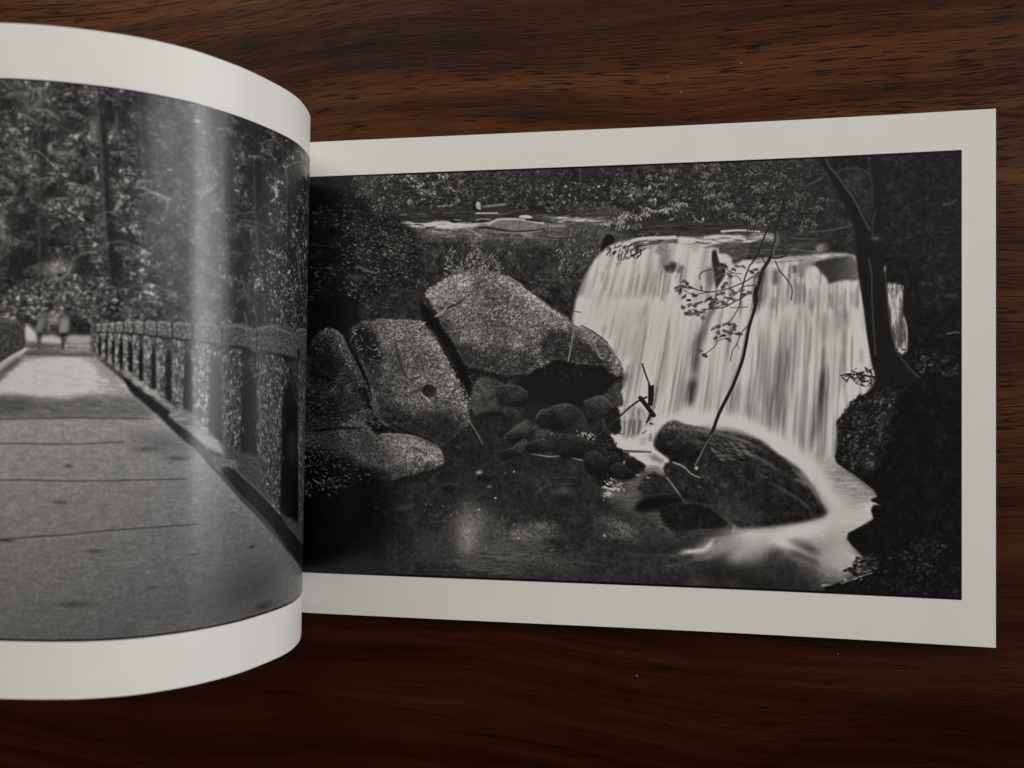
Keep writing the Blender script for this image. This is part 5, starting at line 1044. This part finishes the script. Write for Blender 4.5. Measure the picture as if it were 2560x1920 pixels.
    for a_, b_ in zip(jx[:-1], jx[1:]):
        dx = b_ - a_; hgt = base_y(a_) - rail_b(a_)
        near = min(1.0, (a_ - 150) / 220)
        tone = 92 - 34 * near
        # post, with its lit left edge
        px = [a_, a_ + dx * 0.62]
        c.fill(P('Q', (px[0], rail_b(a_)), (px[1], rail_b(px[1])), (px[1], base_y(px[1]) - hgt * 0.02), (px[0], base_y(px[0]) - hgt * 0.02)), tone, 1.6, False, 0.9 * r3 + 0.7 * n_ver + 0.4 * n_mid, 0.40, 0.8)
        c.stroke(P('Q', (px[0] + dx * 0.05, rail_b(a_) + hgt * 0.06), (px[0] + dx * 0.1, base_y(px[0]) - hgt * 0.1)), 2 + 5 * near, 2 + 5 * near, tone * 1.35, 1.6 + 2 * near, 0.55)
        # open gap, arched at the top
        g0, g1 = a_ + dx * 0.60, a_ + dx * 0.98
        gm = (g0 + g1) / 2
        c.fill(P('Q', (g0, rail_b(gm) + hgt * 0.34), (gm, rail_b(gm) + hgt * 0.16), (g1, rail_b(gm) + hgt * 0.34), (g1 + dx * 0.02, base_y(g1) - hgt * 0.06), (g0 - dx * 0.05, base_y(g0) - hgt * 0.03)), 14, 1.4 + 1.4 * near, False, None, 0, 0.94)
        # rail stone over both
        c.fill(P('Q', (a_ + dx * 0.05, rail_t(a_) + 1), (a_ + dx * 0.3, rail_t(a_) - 2 - 6 * near), (a_ + dx * 0.75, rail_t(a_) - 2 - 5 * near), (b_ - dx * 0.04, rail_t(b_) + 1), (b_ - dx * 0.03, rail_b(b_)), (a_ + dx * 0.03, rail_b(a_))), tone + 2, 1.4, False, r3 + 0.6 * n_fine, 0.26, 0.9)
        c.stroke(P('Q', (a_ + dx * 0.1, rail_t(a_) + 1), (a_ + dx * 0.35, rail_t(a_) - 4 * near), (b_ - dx * 0.15, rail_t(b_))), 2 + 4 * near, 2 + 4 * near, tone * 1.45, 1.6, 0.7)
        c.stroke(P('Q', (a_, rail_b(a_) + 1), (b_, rail_b(b_) + 1)), 2 + 6 * near, 2 + 6 * near, 18, 1.6 + near, 0.75)
        c.stroke(P('Q', (a_, rail_t(a_)), (a_, rail_b(a_))), 1.5 + 3 * near, 1.5 + 3 * near, 20, 1.4, 0.7)
    c.leaves(P('Q', (345, 470), (385, 475), (385, 600), (350, 610)), 120, 13, 3.4, 1.65, 0.25, 34, 96, 1.9, a=0.65, shade=16)
    c.leaves(P('Q', (405, 480), (446, 490), (446, 680), (410, 660)), 130, 13, 3.4, 1.65, 0.25, 32, 92, 1.9, a=0.65, shade=14)
    # ---- kerb along the deck
    top = P('F5', (1190, 495), (1340, 590), (1560, 760), (1750, 900), (2040, 1120), (2212, 1260)) + P('F6', (240, 1080), (480, 1260), (700, 1400), (930, 1540)) + P('L3', (1500, -180), (1960, 180))
    c.stroke(top, 7, 26, 128, 3.0, 0.8)
    c.fill(P('F6', (0, 820), (220, 880), (260, 940), (500, 1000), (900, 1420), (960, 1540), (700, 1420), (470, 1260), (0, 880)), 100, 3, True, n_hor, 0.1, 0.9)
    c.fill(P('F6', (900, 1480), (1080, 1500), (1400, 1620)) + P('L3', (1700, -60), (1960, 120), (1960, 280), (1820, 100), (1560, -140)), 56, 4, True, n_fine, 0.15, 0.9)
    c.fill(P('F5', (1640, 760), (1740, 830), (1640, 850)), 112, 2.5, True)
    c.fill(P('F5', (1720, 920), (1870, 910), (1860, 970), (1760, 960)), 118, 2.5, True)
    c.fill(P('F5', (1830, 1030), (2030, 1020), (2030, 1090), (1900, 1080)), 116, 2.5, True)
    c.stroke(P('F5', (1200, 540), (1420, 720), (1640, 900)), 5, 12, 70, 2.4, 0.8)
    c.fill(P('F5', (1600, 850), (1760, 980), (2000, 1150), (2212, 1310)) + P('F6', (200, 1060), (460, 1260), (620, 1390), (680, 1470), (520, 1450), (360, 1340), (0, 1000)) + P('F5', (2180, 1480), (1900, 1230), (1700, 1050)), 34, 2.0, True, n_fine, 0.1)
    c.fill(P('L2', (1340, 1300), (1420, 1290), (1520, 1330), (1500, 1380), (1420, 1400)), 78, 3, True, n_fine, 0.15)
    c.fill(P('L2', (1420, 1390), (1500, 1370), (1660, 1520), (1800, 1680)) + P('L3', (1900, 180), (1980, 280), (1980, 420), (1850, 260), (1740, 110), (1640, 0)), 30, 2.0, True, n_fine, 0.12)
    c.stroke(P('L2', (1510, 1370), (1640, 1500), (1790, 1659)), 4, 4, 82, 1.6, 0.7)
    c.fill(P('F6', (500, 1250), (700, 1300), (860, 1420), (930, 1540), (820, 1530), (620, 1400)), 118, 4, True, None, 0, 0.85)
    # fold side: the picture runs on round the bulge into the gutter
    a = blur(c.a, 0.6)
    a = np.minimum(develop(a, 3.0, 0.32, 30, 0.22), 190)
    a = 66 * (np.maximum(a, 1) / 66) ** np.where(a < 66, 1.25, 1.12)
    a = np.minimum(a, 188)
    a = a * np.exp(0.02 * n_fine) + 0.8 * rng.standard_normal(a.shape)
    a[:4, :] = 8; a[-5:, :] = 10; a[:, :3] = 8
    alb = lin(np.clip(a, 0, 255)) / lin(203.0) * 0.80
    return c, a, np.clip(alb - 0.004, 0.0012, 0.8)
# =====================================================================
# MATERIALS
# =====================================================================
def new_mat(name):
    m = bpy.data.materials.new(name); m.use_nodes = True
    nt = m.node_tree
    return m, nt, nt.nodes['Principled BSDF']
def node(nt, typ, **kw):
    n = nt.nodes.new(typ)
    for k, v in kw.items():
        setattr(n, k, v)
    return n
def math_node(nt, op, a, b=None, clamp=False):
    n = node(nt, 'ShaderNodeMath', operation=op); n.use_clamp = clamp
    for i, v in enumerate((a, b)):
        if v is None:
            continue
        if hasattr(v, 'is_linked'):
            nt.links.new(v, n.inputs[i])
        else:
            n.inputs[i].default_value = v
    return n.outputs[0]
def noise(nt, vec, scale, detail=4.0, rough=0.55, dist=0.0):
    n = node(nt, 'ShaderNodeTexNoise'); n.inputs['Scale'].default_value = scale
    n.inputs['Detail'].default_value = detail; n.inputs['Roughness'].default_value = rough
    n.inputs['Distortion'].default_value = dist
    nt.links.new(vec, n.inputs['Vector'])
    return n.outputs['Fac']
def ramp(nt, fac, stops):
    n = node(nt, 'ShaderNodeValToRGB'); e = n.color_ramp.elements
    while len(e) < len(stops):
        e.new(0.5)
    for x, (p, c) in zip(e, stops):
        x.position = p; x.color = c if len(c) == 4 else (*c, 1)
    nt.links.new(fac, n.inputs[0])
    return n.outputs[0]
def grey(v):
    return (v, v, v, 1)

def paper_material():
    m, nt, b = new_mat('white_coated_paper')
    tc = node(nt, 'ShaderNodeTexCoord')
    f = noise(nt, tc.outputs['Object'], 55, 3)
    col = ramp(nt, f, [(0.3, (0.775, 0.760, 0.715)), (0.7, (0.80, 0.785, 0.74))])
    nt.links.new(col, b.inputs['Base Color'])
    b.inputs['Roughness'].default_value = 0.42
    b.inputs['IOR'].default_value = 1.42
    bp = node(nt, 'ShaderNodeBump'); bp.inputs['Strength'].default_value = 0.05; bp.inputs['Distance'].default_value = 0.0004
    nt.links.new(noise(nt, tc.outputs['Object'], 1800, 2), bp.inputs['Height'])
    nt.links.new(bp.outputs[0], b.inputs['Normal'])
    return m

def ink_material(name, alb, tint, rough=0.24):
    """pixels computed above -> an in-memory picture on the printed area"""
    hh, ww = alb.shape
    img = bpy.data.images.new(name, ww, hh, alpha=False)
    buf = np.ones((hh, ww, 4), np.float32)
    g = np.flipud(alb)
    for i in range(3):
        buf[..., i] = srgb(g * tint[i])
    img.pixels.foreach_set(buf.ravel()); img.update(); img.pack()
    m, nt, b = new_mat(name)
    tx = node(nt, 'ShaderNodeTexImage', image=img, extension='EXTEND', interpolation='Cubic')
    uv = node(nt, 'ShaderNodeUVMap')
    nt.links.new(uv.outputs[0], tx.inputs[0])
    nt.links.new(tx.outputs[0], b.inputs['Base Color'])
    b.inputs['Roughness'].default_value = rough
    b.inputs['IOR'].default_value = 1.46
    return m

def wood_material():
    m, nt, b = new_mat('dark_varnished_wood')
    tc = node(nt, 'ShaderNodeTexCoord')
    obj = tc.outputs['Object']
    # let the grain wander
    wv = node(nt, 'ShaderNodeMapping'); wv.inputs['Scale'].default_value = (1.3, 3.0, 1.0); nt.links.new(obj, wv.inputs[0])
    wob = math_node(nt, 'SUBTRACT', noise(nt, wv.outputs[0], 2.2, 2, 0.5), 0.5)
    sep = node(nt, 'ShaderNodeSeparateXYZ'); nt.links.new(obj, sep.inputs[0])
    y = math_node(nt, 'ADD', sep.outputs[1], math_node(nt, 'MULTIPLY', wob, 0.055))
    y = math_node(nt, 'DIVIDE', y, math_node(nt, 'ADD', math_node(nt, 'MULTIPLY', sep.outputs[0], 0.28), 1.0))   # the grain fans out to the right
    def grain(sx, sy, detail=4.0, rough=0.55, dist=0.0, ox=0.0):
        cb = node(nt, 'ShaderNodeCombineXYZ')
        nt.links.new(math_node(nt, 'ADD', math_node(nt, 'MULTIPLY', sep.outputs[0], sx), ox), cb.inputs[0])
        nt.links.new(math_node(nt, 'MULTIPLY', y, sy), cb.inputs[1])
        return noise(nt, cb.outputs[0], 1.0, detail, rough, dist)
    bands = grain(2.6, 38, 5, 0.62, 0.25)
    mid = grain(8, 210, 4, 0.6, 0.2, 7.0)
    fibre = grain(42, 1700, 3, 0.6, 0.0, 3.0)
    pores = grain(78, 1400, 2, 0.5, 0.2, 11.0)
    dens = grain(4.0, 14, 3, 0.5, 0.0, 23.0)
    vein = grain(4.2, 85, 5, 0.68, 0.7, 31.0)
    f = math_node(nt, 'ADD', math_node(nt, 'MULTIPLY', bands, 0.58), math_node(nt, 'MULTIPLY', mid, 0.24))
    f = math_node(nt, 'ADD', f, math_node(nt, 'MULTIPLY', fibre, 0.22))
    col = ramp(nt, f, [(0.38, (0.016, 0.0046, 0.0018)), (0.47, (0.046, 0.0135, 0.0044)), (0.55, (0.086, 0.0275, 0.0084)), (0.67, (0.138, 0.052, 0.0180))])
    # near part of the board: light falloff painted into the colour; redder, closed-grain timber
    near_y = math_node(nt, 'ADD', math_node(nt, 'MULTIPLY', y, 1.0), math_node(nt, 'MULTIPLY', math_node(nt, 'SUBTRACT', grain(1.2, 9, 3, 0.5, 0.2, 51.0), 0.5), 0.16))
    near_mask = ramp(nt, math_node(nt, 'ADD', math_node(nt, 'MULTIPLY', near_y, 2.4), 0.5), [(0.16, grey(1.0)), (0.62, grey(0.0))])
    mh = node(nt, 'ShaderNodeMix', data_type='RGBA', blend_type='MULTIPLY'); nt.links.new(near_mask, mh.inputs[0])
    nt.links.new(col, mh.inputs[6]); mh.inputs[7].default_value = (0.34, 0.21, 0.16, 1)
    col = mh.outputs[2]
    vm = ramp(nt, vein, [(0.31, grey(0.18)), (0.41, grey(1.0))])
    mx = node(nt, 'ShaderNodeMix', data_type='RGBA', blend_type='MULTIPLY'); mx.inputs[0].default_value = 1.0
    nt.links.new(col, mx.inputs[6]); nt.links.new(vm, mx.inputs[7])
    th = math_node(nt, 'SUBTRACT', pores, math_node(nt, 'MULTIPLY', math_node(nt, 'SUBTRACT', 0.5, dens), 0.42))
    th = math_node(nt, 'SUBTRACT', th, math_node(nt, 'MULTIPLY', near_mask, 0.05))
    pm = ramp(nt, th, [(0.565, grey(1.0)), (0.63, grey(0.07))])
    mx2 = node(nt, 'ShaderNodeMix', data_type='RGBA', blend_type='MIX')
    nt.links.new(pm, mx2.inputs[0])
    mx2.inputs[6].default_value = (0.0060, 0.0026, 0.0016, 1)
    nt.links.new(mx.outputs[2], mx2.inputs[7])
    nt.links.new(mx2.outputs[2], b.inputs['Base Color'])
    rg = math_node(nt, 'ADD', math_node(nt, 'MULTIPLY', bands, 0.20), 0.30)
    nt.links.new(rg, b.inputs['Roughness'])
    b.inputs['IOR'].default_value = 1.42
    b.inputs['Specular IOR Level'].default_value = 0.14
    bp = node(nt, 'ShaderNodeBump'); bp.inputs['Strength'].default_value = 0.35; bp.inputs['Distance'].default_value = 0.0002
    hgt = math_node(nt, 'ADD', math_node(nt, 'MULTIPLY', pm, 0.5), math_node(nt, 'MULTIPLY', fibre, 0.6))
    nt.links.new(hgt, bp.inputs['Height']); nt.links.new(bp.outputs[0], b.inputs['Normal'])
    return m

def plain_material(name, c1, c2, scale, rough):
    m, nt, b = new_mat(name)
    tc = node(nt, 'ShaderNodeTexCoord')
    nt.links.new(ramp(nt, noise(nt, tc.outputs['Object'], scale, 3), [(0.3, c1), (0.7, c2)]), b.inputs['Base Color'])
    b.inputs['Roughness'].default_value = rough
    return m

# =====================================================================
# OBJECTS
# =====================================================================
def link_mesh(name, verts, faces, mat, parent=None, uvs=None, smooth=True):
    me = bpy.data.meshes.new(name)
    me.from_pydata([tuple(v) for v in verts], [], [tuple(f) for f in faces])
    if uvs is not None:
        l = me.uv_layers.new(name='UVMap')
        for p in me.polygons:
            for li in p.loop_indices:
                l.data[li].uv = uvs[me.loops[li].vertex_index]
    me.materials.append(mat)
    if smooth:
        me.polygons.foreach_set('use_smooth', [True] * len(me.polygons))
    me.update()
    o = bpy.data.objects.new(name, me); COL.objects.link(o)
    if parent is not None:
        o.parent = parent
    return o

def box_mesh(x0, x1, y0, y1, z0, z1, bev=0.0):
    v = [(x, y, z) for z in (z0, z1) for y in (y0, y1) for x in (x0, x1)]
    f = [(0, 2, 3, 1), (4, 5, 7, 6), (0, 1, 5, 4), (2, 6, 7, 3), (0, 4, 6, 2), (1, 3, 7, 5)]
    return v, f

M_PAPER = paper_material()
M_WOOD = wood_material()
M_COVER = plain_material('black_cover_board', (0.012, 0.012, 0.013), (0.020, 0.019, 0.018), 300, 0.55)
M_DUST = plain_material('pale_lint', (0.55, 0.53, 0.50), (0.75, 0.73, 0.70), 900, 0.9)

# ---- table top
TZ = 0.0
v, f = box_mesh(-1.1, 1.1, -0.75, 0.75, -0.030, TZ)
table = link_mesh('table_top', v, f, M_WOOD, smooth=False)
table['kind'] = 'structure'

# ---- the open book
book = bpy.data.objects.new('photo_book', None); COL.objects.link(book)
book.empty_display_size = 0.05
book['label'] = 'open landscape photo book with black-and-white pictures and white margins on dark wood'
book['category'] = 'book'

def sheet(name, path, ytop, th, parent, mat, v0=0.0, v1=1.0, off=0.0, nv=14, u0=0, u1=None, skew=None, uvfn=None):
    """a bent sheet: path (x, z) swept along y, with real thickness; off lifts it along its outward normal"""
    path = path[u0:u1]; ytop = ytop[u0:u1]
    d = np.gradient(path, axis=0); d /= np.linalg.norm(d, axis=1)[:, None]
    nrm = np.stack([-d[:, 1], d[:, 0]], 1) * side_sign
    n = len(path)
    vs_ = np.linspace(v0, v1, nv)
    verts, uvs = [], []
    for lay in (off, off - th):
        for i in range(n):
            px, pz = path[i] + nrm[i] * lay
            for v in vs_:
                sk = 0.0 if skew is None else skew[u0 + i] * (0.5 - v)
                verts.append(((px + sk) * H, (ytop[i] - v) * H, pz * H))
                uvs.append(uvfn(u0 + i, v) if uvfn else (i / n, v))
    N = n * nv
    faces = []
    for i in range(n - 1):
        for j in range(nv - 1):
            a = i * nv + j
            q = (a, a + 1, a + nv + 1, a + nv)
            faces.append(q if side_sign < 0 else q[::-1])
            faces.append(tuple(N + k for k in (q[::-1] if side_sign < 0 else q)))
    def rim(a, b):
        faces.append((a, b, N + b, N + a)); 
    for i in range(n - 1):
        rim(i * nv, (i + 1) * nv); rim((i + 1) * nv + nv - 1, i * nv + nv - 1)
    for j in range(nv - 1):
        rim(j + 1, j); rim((n - 1) * nv + j, (n - 1) * nv + j + 1)
    o = link_mesh(name, verts, faces, mat, parent, uvs)
    me = o.data
    # keep the cut edges crisp
    me.set_sharp_from_angle(angle=math.radians(40))
    return o

TH = 0.0011     # sheet thickness in page heights (0.22 mm art paper)
# right page
side_sign = 1.0
rt = np.array([r_top(x) for x in RP[:, 0]])
_, _, alb_r = paint_waterfall()
right_page = sheet('right_page', RP, rt, TH, book, M_PAPER)
right_page['label'] = 'right page lying flat, waterfall picture framed by white margins'
ru_end = int(np.searchsorted(RT, RU1))
# path of the picture: exactly up to its own edge
rp_pic = np.stack([np.interp(np.linspace(0.002, RU1, 80), RT, RP[:, k]) for k in (0, 1)], 1)
rt_pic = np.array([r_top(x) for x in rp_pic[:, 0]])
rpu = np.linspace(0.002, RU1, 80) / RU1
pic_r = sheet('printed_photograph', rp_pic, rt_pic, 0.0002, right_page, ink_material('waterfall_print', alb_r, (1.0, 0.975, 0.94)),
              PV0, PV1, 0.0006, uvfn=lambda i, v: (rpu[i], 1 - (v - PV0) / (PV1 - PV0)))
pic_r['label'] = 'black-and-white photograph of a waterfall behind mossy boulders'
# left page
side_sign = -1.0
_, _, alb_l = paint_bridge()
lsk = 24.0 / np.interp(LT, LSU[::-1], LSH[::-1])
left_page = sheet('left_page', LP[:, :2], LP[:, 2], TH, book, M_PAPER, skew=lsk)
left_page['label'] = 'left page bulging up off the gutter, bridge picture framed by white margins'
side_sign = -1.0
lt_pic = np.linspace(0.004, LU1, 240)
lp_pic = np.stack([np.interp(lt_pic, LT, LP[:, k]) for k in (0, 1)], 1)
ly_pic = np.interp(lt_pic, LT, LP[:, 2])
lsk_pic = np.interp(lt_pic, LT, lsk)
pic_l = sheet('printed_photograph', lp_pic, ly_pic, 0.0002, left_page, ink_material('bridge_print', alb_l, (1.0, 0.985, 0.96), 0.27),
              LV0, LV1, 0.0006, skew=lsk_pic, uvfn=lambda i, v: (1 - lt_pic[i] / LU1, 1 - (v - LV0) / (LV1 - LV0)))
pic_l['label'] = 'black-and-white photograph of a stone bridge leading into a forest'
# leaves below the right page and the cover under all of it
side_sign = 1.0
blk = RP.copy(); blk[:, 1] = np.minimum(blk[:, 1], 0.030) - 0.0016
for k in range(4):
    q = blk.copy(); q[:, 1] -= 0.0042 * k
    q[:, 0] = -0.70 + (q[:, 0] + 0.70) * (0.9965 - 0.0006 * k)
    pg = sheet('under_page', q, rt - 0.0022 - 0.0004 * k, 0.0034, book, M_PAPER, 0.0, 0.9958)
cv, cf = box_mesh(-1.30 * H, 0.690 * H, -0.482 * H, 0.508 * H, 0.0012 * H, 0.0085 * H)
cover = link_mesh('cover', cv, cf, M_COVER, book, smooth=False)
bv = cover.modifiers.new('bevel', 'BEVEL'); bv.width = 0.0005; bv.segments = 2

# ---- specks of lint on the table
def at_table(sx, sy):
    rx = (sx - 1280) / FPX; ry = (960 - sy) / FPX
    dx, dz = rx * CT - ST, -rx * ST - CT
    t = CAMZ / -dz
    return t * dx * H, t * ry * H
def speck(sx, sy, L, W_, ang, label):
    x, y = at_table(sx, sy)
    g = np.random.default_rng(int(sx))
    verts, faces = [], []
    n, k = 7, 5
    for i in range(n):
        t = i / (n - 1)
        r = W_ * (0.25 + math.sin(math.pi * t)) * g.uniform(0.7, 1.2) * 0.5
        cx = (t - 0.5) * L; cy = 0.12 * L * math.sin(3 * t)
        for j in range(k):
            a = 2 * math.pi * j / k
            verts.append((cx, cy + r * math.cos(a), W_ * 0.5 + r * 0.8 * math.sin(a)))
    for i in range(n - 1):
        for j in range(k):
            a = i * k + j; b = i * k + (j + 1) % k
            faces.append((a, b, b + k, a + k))
    faces.append(tuple(range(k))[::-1]); faces.append(tuple((n - 1) * k + j for j in range(k)))
    o = link_mesh('lint_speck', verts, faces, M_DUST)
    o.location = (x, y, 0.0); o.rotation_euler = (0, 0, ang)
    o['label'] = label; o['category'] = 'speck'; o['group'] = 'specks of lint on the table'
speck(1703.8, 230.6, 0.0006, 0.00028, 1.2, 'tiny white lint speck on the wood just above the right page')
speck(1853.0, 158.0, 0.0008, 0.00024, 1.4, 'tiny white lint speck near the top edge, beside a dark vein of the wood')
speck(1670.0, 194.0, 0.0004, 0.0002, 0.3, 'faintest lint speck on the dark vein above the waterfall picture')
speck(1593.0, 1688.5, 0.0009, 0.00022, 1.9, 'thin pale lint fibre on the wood below the middle of the right page')
speck(2094.8, 1635.6, 0.0005, 0.00026, 0.2, 'tiny pale lint speck on the wood below the right end of the page')
